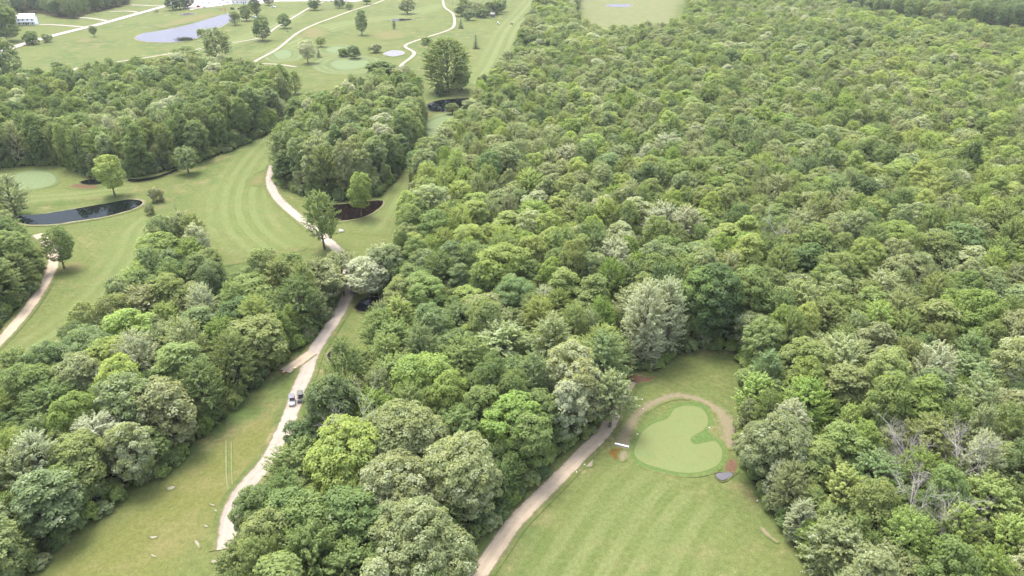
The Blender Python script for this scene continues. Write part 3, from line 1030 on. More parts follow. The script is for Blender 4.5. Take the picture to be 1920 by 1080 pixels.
def bare(seed, H=11.0):
    """Leafless tree: trunk, limbs, branches and twigs as one trunk mesh plus a twig crown mesh."""
    rng = np.random.default_rng(seed)
    trunk, twigs = [], []

    def grow(p, d, L, r, lvl):
        pts, q, dd = [p], p, d
        for _ in range(3):
            dd = unit(dd + rng.normal(0, 0.13, 3) + np.array([0, 0, 0.06]))
            q = q + dd * L / 3
            pts.append(q)
        (trunk if lvl == 0 else twigs).append(tube_arrays(pts, [r, r * 0.8, r * 0.55, r * 0.3], 6 if lvl == 0 else 3))
        if lvl >= 4:
            return
        nb = [9, 6, 4, 3][lvl]
        for k in range(nb):
            f = rng.uniform(0.35, 1.0)
            i = min(int(f * 3), 2)
            s = pts[i] * (1 - (f * 3 - i)) + pts[i + 1] * (f * 3 - i)
            side = unit(np.cross(dd, rng.normal(0, 1, 3)))
            nd = unit(dd * 0.75 + side * rng.uniform(0.5, 0.95) + np.array([0, 0, 0.15]))
            grow(s, nd, L * rng.uniform(0.38, 0.58), r * 0.42, lvl + 1)

    grow(np.zeros(3), np.array([0.02, 0.02, 1.0]), H * 0.75, 0.19, 0)
    TV, TF = cat_arrays(trunk)
    V, F = cat_arrays(twigs)
    return V, F, TV, TF


FORMS = {}
PROTO = bpy.data.collections.new('tree_shapes')     # shapes scattered by the wood masses
PIDX = []


def register(form, arr):
    V, F, lv, lp, TV, TF = arr
    crown = mesh_np(form + '_crown', V, F, [M_LEAF], attrs={'lv': lv, 'lp': lp})
    trunk = mesh_np(form + '_trunk', TV, TF, [M_BARK], smooth=True)
    JV, JF = cat_arrays([(V, F), (TV, TF)])
    z = np.zeros(len(TV))
    joined = mesh_np(form + '_whole', JV, JF, [M_LEAF, M_BARK], mat_idx=[0] * len(F) + [1] * len(TF), attrs={'lv': np.concatenate([lv, z]), 'lp': np.concatenate([lp, z])})
    o = bpy.data.objects.new('tree_shape_%02d' % len(PIDX), joined)
    PROTO.objects.link(o)
    PIDX.append(form)
    hh = float(V[:, 2].max())
    ww = float(np.percentile(np.hypot(V[:, 0], V[:, 1]), 97) * 2)
    FORMS[form] = dict(crown=crown, trunk=trunk, H=hh, W=ww, idx=len(PIDX) - 1)


for i in range(5):
    register('round%d' % i, clumpy(10 + i, W=8.6 + 0.5 * (i % 3), H=14.5 + (i % 2) * 1.5, base=0.10))
for i in range(2):
    register('tall%d' % i, clumpy(30 + i, W=7.0, H=17.0, base=0.10, npuff=100, pr=(0.11, 0.17)))
for i in range(2):
    register('spread%d' % i, clumpy(40 + i, W=15.5, H=16.5, base=0.16, npuff=240, nleaf=92, pr=(0.056, 0.096), leaf=(0.34, 0.56)))
for i in range(5):
    register('feather%d' % i, feathery(50 + i, W=7.6 + 0.5 * (i % 3), H=15.5 + (i % 3), conic=0.4 + 0.3 * (i % 3)))
for i in range(2):
    register('spire%d' % i, feathery(60 + i, W=5.0, H=16.0, up=1.3, conic=0.1, nshoot=170, length=(1.3, 2.3)))
for i in range(2):
    register('fan%d' % i, feathery(70 + i, W=10.5, H=14.5, up=0.6, conic=1.1, nshoot=300, length=(1.8, 3.2)))
register('spruce', spruce(80))
for i in range(2):
    register('bush%d' % i, clumpy(90 + i, W=4.4, H=3.4, base=0.02, npuff=34, nleaf=52, pr=(0.14, 0.20), leaf=(0.34, 0.55)))
register('lone0', clumpy(100, W=7.8, H=14.0, base=0.20, npuff=95, nleaf=60, pr=(0.10, 0.155)))
register('lone1', feathery(101, W=7.4, H=14.0, base=0.22, nshoot=270, up=0.85, length=(1.5, 2.7), conic=0.3))
register('cottonwood', feathery(110, W=17.0, H=26.0, base=0.07, nshoot=900, nleaf=26, up=0.40, length=(2.2, 3.8), leaf=(0.5, 0.85), conic=0.1))
bare_meshes = []
for i in range(3):
    V, F, TV, TF = bare(120 + i)
    bare_meshes.append((mesh_np('bare_twigs', V, F, [M_BARK_PALE], smooth=True), mesh_np('bare_trunk', TV, TF, [M_BARK_PALE], smooth=True)))

# leaf colours (albedo), paleness (share of leaves showing a pale underside)
COLS = {
    'green': ((0.155, 0.206, 0.071), 0.05), 'mid': ((0.194, 0.240, 0.083), 0.05), 'bright': ((0.202, 0.268, 0.072), 0.02), 'dark': ((0.115, 0.161, 0.062), 0.03),
    'yellow': ((0.262, 0.317, 0.097), 0.04), 'olive': ((0.215, 0.258, 0.093), 0.08), 'silver': ((0.275, 0.292, 0.175), 0.78), 'pale': ((0.250, 0.282, 0.127), 0.34),
    'blue': ((0.167, 0.220, 0.091), 0.14), 'tan': ((0.249, 0.262, 0.131), 0.20), 'sage': ((0.217, 0.251, 0.113), 0.20), 'spruce': ((0.128, 0.162, 0.093), 0.10),
    'bluedark': ((0.147, 0.195, 0.110), 0.12),
}
CNAME = {'green': 'green', 'mid': 'mid-green', 'bright': 'bright green', 'dark': 'dark green', 'yellow': 'yellow-green', 'olive': 'olive', 'silver': 'silvery', 'pale': 'pale green', 'blue': 'bluish green',
         'tan': 'tan-tinged', 'sage': 'sage green', 'bluedark': 'dark bluish'}
rnd = random.Random(7)


def jitter(col, a=0.10):
    k = rnd.uniform(1 - a, 1 + a)
    return tuple(c * k * rnd.uniform(1 - a * 0.5, 1 + a * 0.5) for c in col)


def place_tree(name, label, cat, form, ckey, x, y, H, Wd, group=None, rz=None, colour=None):
    """Thing: Empty at the base > trunk, crown (copies share mesh data)."""
    f = FORMS[form]
    sx, sz = Wd / f['W'], H / f['H']
    t = thing(name, label, cat, (x, y, 0), rnd.uniform(0, 6.28) if rz is None else rz, group, scale=(sx, sx, sz))
    link('trunk', f['trunk'], t)
    c = link('crown', f['crown'], t)
    c['leafcol'] = [float(v) for v in (colour or jitter(COLS[ckey][0]))]
    c['palef'] = float(COLS[ckey][1] * rnd.uniform(0.7, 1.3))
    return t


# ------------------------------------------------------------------ wood trees: hand-set ones first, then fill
TREES = []          # dict(x, y, r, H, W, form, col)
GRID = {}


def near_ok(x, y, r):
    gx, gy = int(x // 8), int(y // 8)
    for i in range(gx - 2, gx + 3):
        for j in range(gy - 2, gy + 3):
            for (a, b_, q) in GRID.get((i, j), ()):
                if (a - x) ** 2 + (b_ - y) ** 2 < (r + q) ** 2:
                    return False
    return True


def put(x, y, r):
    GRID.setdefault((int(x // 8), int(y // 8)), []).append((x, y, r))


def pick(kind):
    return {'r': lambda: 'round%d' % rnd.randrange(5), 't': lambda: 'tall%d' % rnd.randrange(2), 'S': lambda: 'spread%d' % rnd.randrange(2), 'f': lambda: 'feather%d' % rnd.randrange(5),
            's': lambda: 'spire%d' % rnd.randrange(2), 'n': lambda: 'fan%d' % rnd.randrange(2), 'N': lambda: rnd.choice(['lone0', 'lone1', 'feather2', 'feather4'])}[kind]()


# crown centre pixel, crown width in pixels, form, colour, height in metres
HAND = [
    (462, 1035, 84, 'N', 'green', 9), (445, 1062, 80, 'N', 'mid', 9),
    (640, 500, 74, 'N', 'sage', 11), (690, 512, 90, 'N', 'silver', 12), (608, 524, 78, 'N', 'pale', 12), (735, 505, 70, 'N', 'green', 12), (575, 520, 70, 'N', 'mid', 12), (540, 510, 70, 'N', 'green', 12), (1148, 742, 84, 'N', 'pale', 13),
    (380, 572, 66, 'n', 'silver', 14), (258, 672, 96, 'n', 'silver', 16), (345, 650, 84, 'f', 'pale', 17), (165, 660, 130, 'S', 'blue', 14), (90, 690, 110, 'S', 'blue', 14), (70, 868, 100, 'f', 'silver', 15),
    (30, 900, 90, 'f', 'sage', 14), (15, 860, 90, 'n', 'yellow', 15), (240, 760, 120, 'r', 'sage', 16), (320, 770, 110, 'r', 'pale', 15), (245, 840, 90, 'r', 'pale', 13), (140, 790, 90, 'r', 'bright', 14),
    (480, 600, 90, 'n', 'yellow', 15), (440, 570, 70, 'f', 'mid', 14), (560, 560, 90, 'n', 'green', 15), (490, 680, 90, 'n', 'mid', 15), (430, 740, 90, 'f', 'green', 14), (610, 520, 74, 'n', 'sage', 13),
    (310, 420, 48, 'f', 'silver', 12), (345, 430, 60, 'f', 'sage', 14), (385, 430, 60, 'n', 'mid', 14), (360, 480, 66, 'n', 'bright', 13), (395, 500, 60, 'r', 'mid', 12), (260, 530, 66, 'f', 'yellow', 13), (320, 520, 66, 'r', 'green', 13),
    (270, 575, 80, 'f', 'pale', 14), (220, 590, 70, 'r', 'olive', 13),
    (1035, 640, 90, 'f', 'pale', 16), (1062, 700, 96, 'r', 'pale', 17), (1110, 740, 96, 'r', 'pale', 16), (1120, 790, 80, 'r', 'silver', 14), (1010, 600, 80, 'n', 'yellow', 15),
    (1215, 615, 90, 'f', 'silver', 21), (1270, 590, 76, 'f', 'silver', 20), (1200, 670, 70, 'n', 'sage', 11), (1245, 655, 60, 'f', 'silver', 11), (1350, 585, 110, 'r', 'dark', 20), (1310, 560, 90, 'r', 'green', 19), (1400, 560, 100, 'r', 'green', 18),
    (1240, 420, 80, 'f', 'silver', 17), (1285, 430, 80, 'f', 'silver', 17), (1150, 490, 84, 'f', 'silver', 16), (1115, 515, 60, 'r', 'sage', 15), (1250, 280, 66, 'f', 'silver', 16), (1215, 300, 50, 'f', 'silver', 15), (1290, 300, 56, 'f', 'sage', 15), (1065, 300, 60, 'f', 'silver', 15),
    (1030, 310, 50, 'f', 'pale', 15), (805, 382, 96, 'S', 'pale', 15), (1130, 405, 52, 'r', 'silver', 15), (1080, 410, 90, 'n', 'olive', 15), (1000, 410, 80, 'n', 'yellow', 15),
    (1440, 830, 140, 'S', 'sage', 14), (1480, 800, 80, 'f', 'silver', 14), (1412, 740, 70, 's', 'yellow', 12), (1390, 775, 40, 's', 'sage', 9), (1400, 640, 80, 'r', 'mid', 15), (1830, 760, 100, 'f', 'pale', 16), (1835, 870, 76, 'f', 'silver', 16), (1790, 800, 70, 'f', 'mid', 15),
    (1700, 1015, 120, 'n', 'yellow', 14), (1640, 960, 90, 'r', 'mid', 14), (1480, 910, 70, 'f', 'sage', 12), (1500, 970, 60, 'f', 'silver', 9), (1580, 920, 80, 's', 'yellow', 12), (1830, 600, 150, 'S', 'bright', 17), (1790, 1000, 80, 's', 'yellow', 14), (1890, 1020, 80, 's', 'yellow', 13),
    (1510, 720, 80, 'r', 'bright', 15), (1590, 800, 50, 's', 'yellow', 12), (1580, 680, 110, 'f', 'pale', 16), (1650, 700, 80, 'r', 'tan', 15), (1700, 680, 80, 'n', 'olive', 15), (1640, 610, 90, 'n', 'yellow', 15), (1690, 580, 80, 'n', 'sage', 15), (1620, 840, 70, 'r', 'bright', 13),
    (1130, 655, 96, 'n', 'yellow', 14), (1125, 600, 56, 'f', 'bright', 15), (1000, 480, 60, 'r', 'yellow', 15), (1035, 462, 70, 'r', 'yellow', 14), (985, 470, 50, 'r', 'bright', 14), (1190, 510, 50, 'n', 'bright', 14), (1340, 470, 60, 'n', 'pale', 15), (1390, 480, 90, 'r', 'bright', 16),
    (1300, 500, 90, 'r', 'blue', 16), (1240, 500, 80, 'r', 'blue', 16),
    (650, 850, 170, 'S', 'yellow', 17), (760, 830, 180, 'S', 'sage', 17), (870, 880, 170, 'S', 'pale', 16), (730, 920, 170, 'S', 'pale', 15), (790, 1010, 190, 'S', 'sage', 15), (660, 980, 130, 'r', 'green', 14), (560, 990, 130, 'r', 'mid', 14), (500, 1020, 110, 'r', 'mid', 14), (480, 960, 90, 'r', 'green', 12),
    (960, 800, 130, 'r', 'bright', 15), (1000, 830, 90, 'r', 'mid', 14), (680, 510, 84, 'f', 'silver', 13), (720, 500, 70, 'r', 'sage', 14), (800, 720, 120, 'r', 'bright', 15), (690, 620, 80, 'f', 'mid', 13), (680, 590, 60, 'n', 'sage', 11), (560, 830, 80, 'r', 'dark', 12),
    (620, 275, 54, 'r', 'pale', 15), (695, 280, 44, 't', 'bright', 15), (640, 300, 44, 'r', 'green', 15), (545, 200, 34, 'n', 'silver', 10), (220, 205, 56, 'f', 'silver', 17), (160, 240, 50, 'f', 'sage', 17), (35, 215, 66, 'f', 'silver', 18), (290, 190, 56, 'f', 'sage', 16), (270, 250, 60, 'f', 'olive', 16),
    (190, 270, 66, 'f', 'mid', 18), (350, 150, 60, 'r', 'dark', 16), (450, 215, 50, 't', 'green', 17), (500, 190, 50, 'r', 'blue', 17), (85, 250, 56, 't', 'green', 18), (715, 132, 60, 'r', 'green', 12), (755, 140, 50, 'r', 'sage', 11),
    (40, 440, 80, 'f', 'green', 14), (35, 520, 90, 'f', 'mid', 14), (15, 360, 66, 'f', 'sage', 14), (5, 590, 60, 'f', 'yellow', 12), (60, 500, 66, 'n', 'green', 12),
    (1470, 240, 50, 'r', 'bright', 15), (1190, 252, 40, 'r', 'tan', 15), (1330, 70, 40, 'r', 'dark', 17), (1140, 320, 60, 'r', 'blue', 15), (1620, 365, 56, 'r', 'dark', 15), (1820, 300, 40, 's', 'dark', 17), (1840, 405, 40, 'n', 'yellow', 15), (1740, 330, 46, 'n', 'yellow', 15),
    (1680, 460, 90, 'r', 'bright', 16), (1500, 430, 90, 'n', 'tan', 15), (1640, 410, 80, 'n', 'yellow', 15), (1760, 480, 80, 'r', 'mid', 16), (1180, 480, 50, 'r', 'bright', 14), (900, 500, 80, 'r', 'green', 15), (800, 560, 90, 'r', 'mid', 15), (960, 560, 80, 'r', 'blue', 15),
]
for (u, v, w_, k, c, H) in HAND:
    p = G(u, v, H * 0.58)
    need = 0.40 * w_ * proj(p.x, p.y, H * 0.58)[2] / FPX
    for _ in range(0 if k == 'N' else 3):
        best = None
        for poly in WOODW.values():
            ins, dd, q = poly_dist(poly, p.x, p.y)
            sd = dd if ins else -dd
            if best is None or sd > best[0]:
                best = (sd, q)
        if best[0] >= need or best[0] < -9:
            break
        q = Vector((best[1][0], best[1][1], p.z))
        away = (p - q) if best[0] > 0 else (q - p)
        if away.length < 1e-3:
            break
        p = p + away.normalized() * (need - best[0])
    dist = proj(p.x, p.y, H * 0.58)[2]
    W_ = w_ * dist / FPX
    r = W_ * 0.31
    TREES.append(dict(x=p.x, y=p.y, H=H, W=W_, form=pick(k), col=c, hand=True))
    put(p.x, p.y, r)


PAL = {   # colour and form weights per wood
    'centre': (['mid', 'green', 'olive', 'yellow', 'sage', 'bright', 'blue', 'dark', 'silver', 'pale', 'tan'], [27, 10, 10, 17, 20, 4, 4, 2, 2, 7, 0.4], 'rrrrnnnffftS'),
    'near': (['green', 'mid', 'blue', 'bright', 'dark', 'sage', 'olive', 'pale', 'yellow', 'silver'], [18, 16, 10, 8, 9, 10, 6, 6, 6, 2], 'rrtffnnfr'),
    'dark': (['green', 'dark', 'blue', 'mid', 'sage', 'olive', 'pale', 'silver'], [18, 8, 10, 16, 13, 8, 6, 4], 'rrtfrn'),
    'edge': (['green', 'mid', 'sage', 'bright', 'dark', 'olive'], [16, 12, 8, 6, 10, 5], 'rffnt'),
    'far': (['bluedark', 'dark', 'blue', 'green', 'sage', 'mid'], [12, 4, 10, 9, 7, 6], 'rrrrn'),
}


def choose(pal, x, y):
    keys, wts, forms = PAL[pal]
    # neighbouring trees tend to be of one kind
    out = []
    for i, (k, wt) in enumerate(zip(keys, wts)):
        nz = noise.noise((x * 0.016 + i * 17.3, y * 0.016 - i * 9.1, 0.5))
        out.append(wt * math.exp(2.6 * nz))
    return rnd.choices(keys, out)[0], rnd.choice(forms)


for wood, poly in WOODW.items():
    xs, ys = [p.x for p in poly], [p.y for p in poly]
    x0, x1, y0, y1 = min(xs), max(xs), min(ys), max(ys)
    area = abs(sum(poly[i].x * poly[(i + 1) % len(poly)].y - poly[(i + 1) % len(poly)].x * poly[i].y for i in range(len(poly)))) / 2
    box = (x1 - x0) * (y1 - y0)
    tries = int(box / 3.5)
    for _ in range(tries):
        x, y = rnd.uniform(x0, x1), rnd.uniform(y0, y1)
        uu, vv_, dep = proj(x, y, 9)
        if uu < -170 or uu > 2090 or vv_ > 1330:
            continue
        far = dep > 420
        r = rnd.uniform(4.2, 6.0) if wood in ('beyond_road', 'far_right') else rnd.triangular(1.9, 4.4, 2.5) if not far else rnd.triangular(2.3, 5.4, 3.0)
        if not near_ok(x, y, r):
            continue
        ins, dd, _q = poly_dist(poly, x, y)
        if not ins or dd < max(1.8, r * 1.12):
            continue
        pal = {'centre': 'near' if dep < 190 else 'centre', 'front_left': 'near', 'left_edge': 'edge', 'upper_left': 'dark', 'middle': 'dark', 'beyond_road': 'far', 'far_right': 'far'}[wood]
        if wood == 'centre' and dep > 150 and uu > 1350:
            pal = 'centre'
        c, k = choose(pal, x, y)
        H = rnd.triangular(10.5, 18.5, 14.0) + 2.2 * noise.noise((x * 0.03, y * 0.03, 4.4))
        if wood == 'front_left':
            H = rnd.uniform(11.0, 15.5)
        if wood in ('beyond_road', 'far_right'):
            H = rnd.uniform(13, 22)
        if wood in ('upper_left', 'middle'):
            H = rnd.uniform(16, 21)
        if wood == 'centre' and 1240 < uu < 1420 and 110 < dep < 190 and vv_ < 690:
            H = rnd.uniform(17, 20)
        if dd < 4 and wood != 'upper_left':
            H *= rnd.uniform(0.72, 0.95)
        W_ = r * 2 * rnd.uniform(1.50, 1.85)
        if wood in ('beyond_road', 'far_right'):
            W_ *= 0.66
        if k == 's':
            W_ *= 0.72
        put(x, y, r)
        TREES.append(dict(x=x, y=y, H=H, W=W_, form=pick(k), col=c, hand=False))


# younger trees fill the gaps between the crowns
for wood, poly in WOODW.items():
    xs, ys = [p.x for p in poly], [p.y for p in poly]
    x0, x1, y0, y1 = min(xs), max(xs), min(ys), min(max(ys), 420)
    if y1 < y0:
        continue
    for _ in range(int((x1 - x0) * (y1 - y0) / 3.0)):
        x, y = rnd.uniform(x0, x1), rnd.uniform(y0, y1)
        uu, vv_, dep = proj(x, y, 5)
        if uu < -100 or uu > 2020 or vv_ > 1200 or dep > 430 or not near_ok(x, y, 1.15):
            continue
        ins, dd, _q = poly_dist(poly, x, y)
        if not ins or dd < 2.2:
            continue
        put(x, y, 1.15)
        c, k = choose('near', x, y)
        TREES.append(dict(x=x, y=y, H=rnd.uniform(6.5, 10.5), W=rnd.uniform(4.2, 6.2), form=pick(k if k != 'S' else 'r'), col=c, hand=False, small=True))


# ------------------------------------------------------------------ which trees are things, which belong to the wood mass
def visible(t):
    u0, v0, d0 = proj(t['x'], t['y'], 0)
    u1, v1, d1 = proj(t['x'], t['y'], t['H'])
    wpx = t['W'] / 2 * FPX / d0
    t['u'], t['v'], t['vb'], t['d'] = (u0 + u1) / 2, v1 * 0.6 + v0 * 0.4, v0, d0
    return -wpx * 0.7 < t['u'] < 1920 + wpx * 0.7 and v1 < 1072 and v0 > -8


inview = [t for t in TREES if visible(t)]
inview.sort(key=lambda t: -(t['W'] * (t['H'] + t['W']) / t['d'] ** 2) * (1.6 if t['hand'] else 0.55 if t.get('small') else 1.0))
SINGLES = inview[:300]
ids = {id(t) for t in SINGLES}
MASS = [t for t in TREES if id(t) not in ids]

# places in the wood, found by the nearest anchor (photo pixels of the crown)
ANCHORS = [
    (470, 1000, 'by the lower end of the gravel path'), (560, 870, 'along the gravel path below the carts'), (610, 770, 'beside the two parked golf carts'), (680, 690, 'behind the small rocky pool'),
    (690, 600, 'near the dark pool by the path'), (690, 510, 'where the path enters woods'), (640, 960, 'in the front of the central wood'), (760, 850, 'in the big pale front clump'), (800, 1020, 'at the bottom of the central wood'),
    (900, 960, 'above the right path lower end'), (960, 830, 'left of the heart green path'), (840, 730, 'in the heart of the central wood'), (780, 600, 'deep in the wood right of the pool'), (920, 620, 'in the middle of the central wood'),
    (1070, 700, 'left of the heart-shaped green clearing'), (1130, 620, 'above left of the heart green clearing'), (1220, 630, 'at the dirt bank behind the clearing'), (1340, 590, 'behind the shaded end of the clearing'), (1300, 490, 'up the slope behind the heart green'),
    (1150, 480, 'in the pale stand above the clearing'), (1020, 490, 'in the upper middle of the wood'), (880, 480, 'behind the pale dome-shaped crown'), (800, 390, 'by the pale dome at fairway gap'), (1420, 650, 'above right of the heart green'),
    (1440, 800, 'just right of the heart-shaped green'), (1500, 940, 'along the striped fairway right edge'), (1560, 1040, 'at bottom right of the fairway'), (1700, 980, 'among the bare trees at lower right'), (1830, 960, 'in the lower right corner wood'),
    (1640, 840, 'above the bare trees at lower right'), (1560, 700, 'in the right wood beyond the heart green'), (1700, 660, 'in the pale stand in the right wood'), (1840, 740, 'along the right frame edge wood'), (1840, 600, 'around the big bright crown at right'),
    (1560, 540, 'in the right wood at middle height'), (1720, 500, 'in the right wood further back'), (1440, 480, 'in wood straight above heart green'), (1250, 400, 'in the silvery stand mid-wood'),
    (30, 900, 'at the lower left photo edge'), (130, 990, 'at the bottom left fairway corner'), (130, 800, 'in the thick of the lower left wood'), (120, 680, 'among the bluish crowns on the left'), (250, 900, 'along the worn front fairway'), (280, 770, 'around the forked bare branches'),
    (270, 660, 'around the silvery fan-shaped crown'), (400, 720, 'at fairway edge below the pull-off'), (400, 590, 'by the bright silver crown'), (500, 640, 'left of the gravel path junction'), (570, 540, 'above the path by the standing person'), (230, 560, 'on the lower wood left rim'),
    (350, 450, 'in the clump by the curved fairway'), (40, 480, 'left of the side path'), (20, 360, 'left of the long dark pond'), (250, 230, 'in the upper left wood'), (90, 250, 'behind the left putting green'), (430, 220, 'near the upper left wood tip'),
    (600, 300, 'in the middle wood above the brown pond'), (700, 240, 'at the back of the middle wood'),
]
FORMW = {'lone': 'oval', 'round': 'round-crowned', 'tall': 'tall', 'spread': 'broad spreading', 'feather': 'feathery', 'spire': 'narrow upright', 'fan': 'fan-shaped'}
ORD = {2: ['left one of two', 'right one of two'], 3: ['leftmost of three', 'middle one of three', 'rightmost of three'],
       4: ['leftmost of four', 'second from left of four', 'third from left of four', 'rightmost of four'],
       5: ['leftmost of five', 'second from left of five', 'middle one of five', 'fourth from left of five', 'rightmost of five']}


def form_word(form):
    return FORMW[form.rstrip('0123456789')]


cells = {}
for t in SINGLES:
    a = min(ANCHORS, key=lambda q: (q[0] - t['u']) ** 2 + (q[1] - t['v']) ** 2)
    cells.setdefault((a[2], t['col'], form_word(t['form'])), []).append(t)
GROUPS_OF_WOOD = 'woodland trees around the fairways'
for (where, col, fw), members in cells.items():
    members.sort(key=lambda t: t['u'])
    n = len(members)
    for i, t in enumerate(members):
        desc = '%s %s' % (CNAME[col], fw)
        if n == 1:
            lab = '%s tree %s' % (desc, where)
        elif n <= 5:
            lab = '%s %s trees %s' % (ORD[n][i], desc, where)
        else:
            lab = '%s tree %s' % (desc, where)
        place_tree('broadleaf_tree', lab, 'tree', t['form'], col, t['x'], t['y'], t['H'], t['W'], group=GROUPS_OF_WOOD)


# ------------------------------------------------------------------ wood masses and undergrowth: geometry nodes on points
def scatter(name, items):
    me = bpy.data.meshes.new(name)
    n = len(items)
    me.vertices.add(n)
    me.vertices.foreach_set('co', np.array([(t['x'], t['y'], t.get('z', 0.0)) for t in items], dtype=np.float32).ravel())

    def at(nm, typ, data, key='value'):
        a = me.attributes.new(nm, typ, 'POINT')
        a.data.foreach_set(key, np.array(data).ravel())

    at('pidx', 'INT', np.array([FORMS[t['form']]['idx'] for t in items], dtype=np.int32))
    at('rot', 'FLOAT_VECTOR', np.array([(0, 0, rnd.uniform(0, 6.28)) for t in items], dtype=np.float32), 'vector')
    at('scl', 'FLOAT_VECTOR', np.array([(t['W'] / FORMS[t['form']]['W'],) * 2 + (t['H'] / FORMS[t['form']]['H'],) for t in items], dtype=np.float32), 'vector')
    at('leafcol', 'FLOAT_VECTOR', np.array([jitter(COLS[t['col']][0], 0.08) for t in items], dtype=np.float32), 'vector')
    at('palef', 'FLOAT', np.array([COLS[t['col']][1] * rnd.uniform(0.7, 1.3) for t in items], dtype=np.float32))
    o = link(name, me)
    tag(o, kind='stuff')
    ng = bpy.data.node_groups.new(name, 'GeometryNodeTree')
    ng.interface.new_socket('Geometry', in_out='INPUT', socket_type='NodeSocketGeometry')
    ng.interface.new_socket('Geometry', in_out='OUTPUT', socket_type='NodeSocketGeometry')
    N = ng.nodes
    gi, go = N.new('NodeGroupInput'), N.new('NodeGroupOutput')
    ci = N.new('GeometryNodeCollectionInfo')
    ci.inputs['Collection'].default_value = PROTO
    ci.inputs['Separate Children'].default_value = True
    ci.inputs['Reset Children'].default_value = True
    iop = N.new('GeometryNodeInstanceOnPoints')
    iop.inputs['Pick Instance'].default_value = True

    def named(nm, typ):
        nd = N.new('GeometryNodeInputNamedAttribute')
        nd.data_type = typ
        nd.inputs['Name'].default_value = nm
        return nd.outputs['Attribute']

    ng.links.new(gi.outputs[0], iop.inputs['Points'])
    ng.links.new(ci.outputs[0], iop.inputs['Instance'])
    ng.links.new(named('pidx', 'INT'), iop.inputs['Instance Index'])
    ng.links.new(named('rot', 'FLOAT_VECTOR'), iop.inputs['Rotation'])
    ng.links.new(named('scl', 'FLOAT_VECTOR'), iop.inputs['Scale'])
    ng.links.new(iop.outputs[0], go.inputs[0])
    md = o.modifiers.new('scatter', 'NODES')
    md.node_group = ng
    return o


scatter('woods', MASS)

UNDER = []
for wood, poly in WOODW.items():
    n = len(poly)
    for i in range(n):
        a, b_ = poly[i], poly[(i + 1) % n]
        L = (b_ - a).length
        t_ = (b_ - a).normalized() if L > 0 else Vector((1, 0))
        for side in (1,):
            k = int(L / 1.9)
            for j in range(k):
                p = a + t_ * (L * (j + rnd.random()) / max(1, k))
                for off in (rnd.uniform(1.2, 2.6), rnd.uniform(2.8, 6.5)):
                    for sgn in (1, -1):
                        q = p + Vector((-t_.y, t_.x)) * off * sgn
                        u, v, d = proj(q.x, q.y, 1)
                        if not (-60 < u < 1980 and -10 < v < 1130) or d > 480:
                            continue
                        ins, dd, _q = poly_dist(poly, q.x, q.y)
                        if ins and dd > 1.0:
                            UNDER.append(dict(x=q.x, y=q.y, W=rnd.uniform(2.2, 4.6), H=rnd.uniform(1.6, 4.4), form='bush%d' % rnd.randrange(2), col=rnd.choice(['green', 'dark', 'mid', 'green', 'olive', 'bright', 'sage'])))
scatter('undergrowth', UNDER)

# ------------------------------------------------------------------ single trees on the course
def lone(name, label, cat, form, ckey, ub, vb, vtop, wpx, group=None, hmul=1.0):
    """Tree by the pixel of its base, the row of its top and its crown width in pixels."""
    p = G(ub, vb)
    d = proj(p.x, p.y, 0)[2]
    lo, hi = 0.3, 60.0
    for _ in range(40):
        m = (lo + hi) / 2
        if proj(p.x, p.y, m)[1] > vtop:
            lo = m
        else:
            hi = m
    return place_tree(name, label, cat, form, ckey, p.x, p.y, lo * hmul, wpx * d / FPX, group)


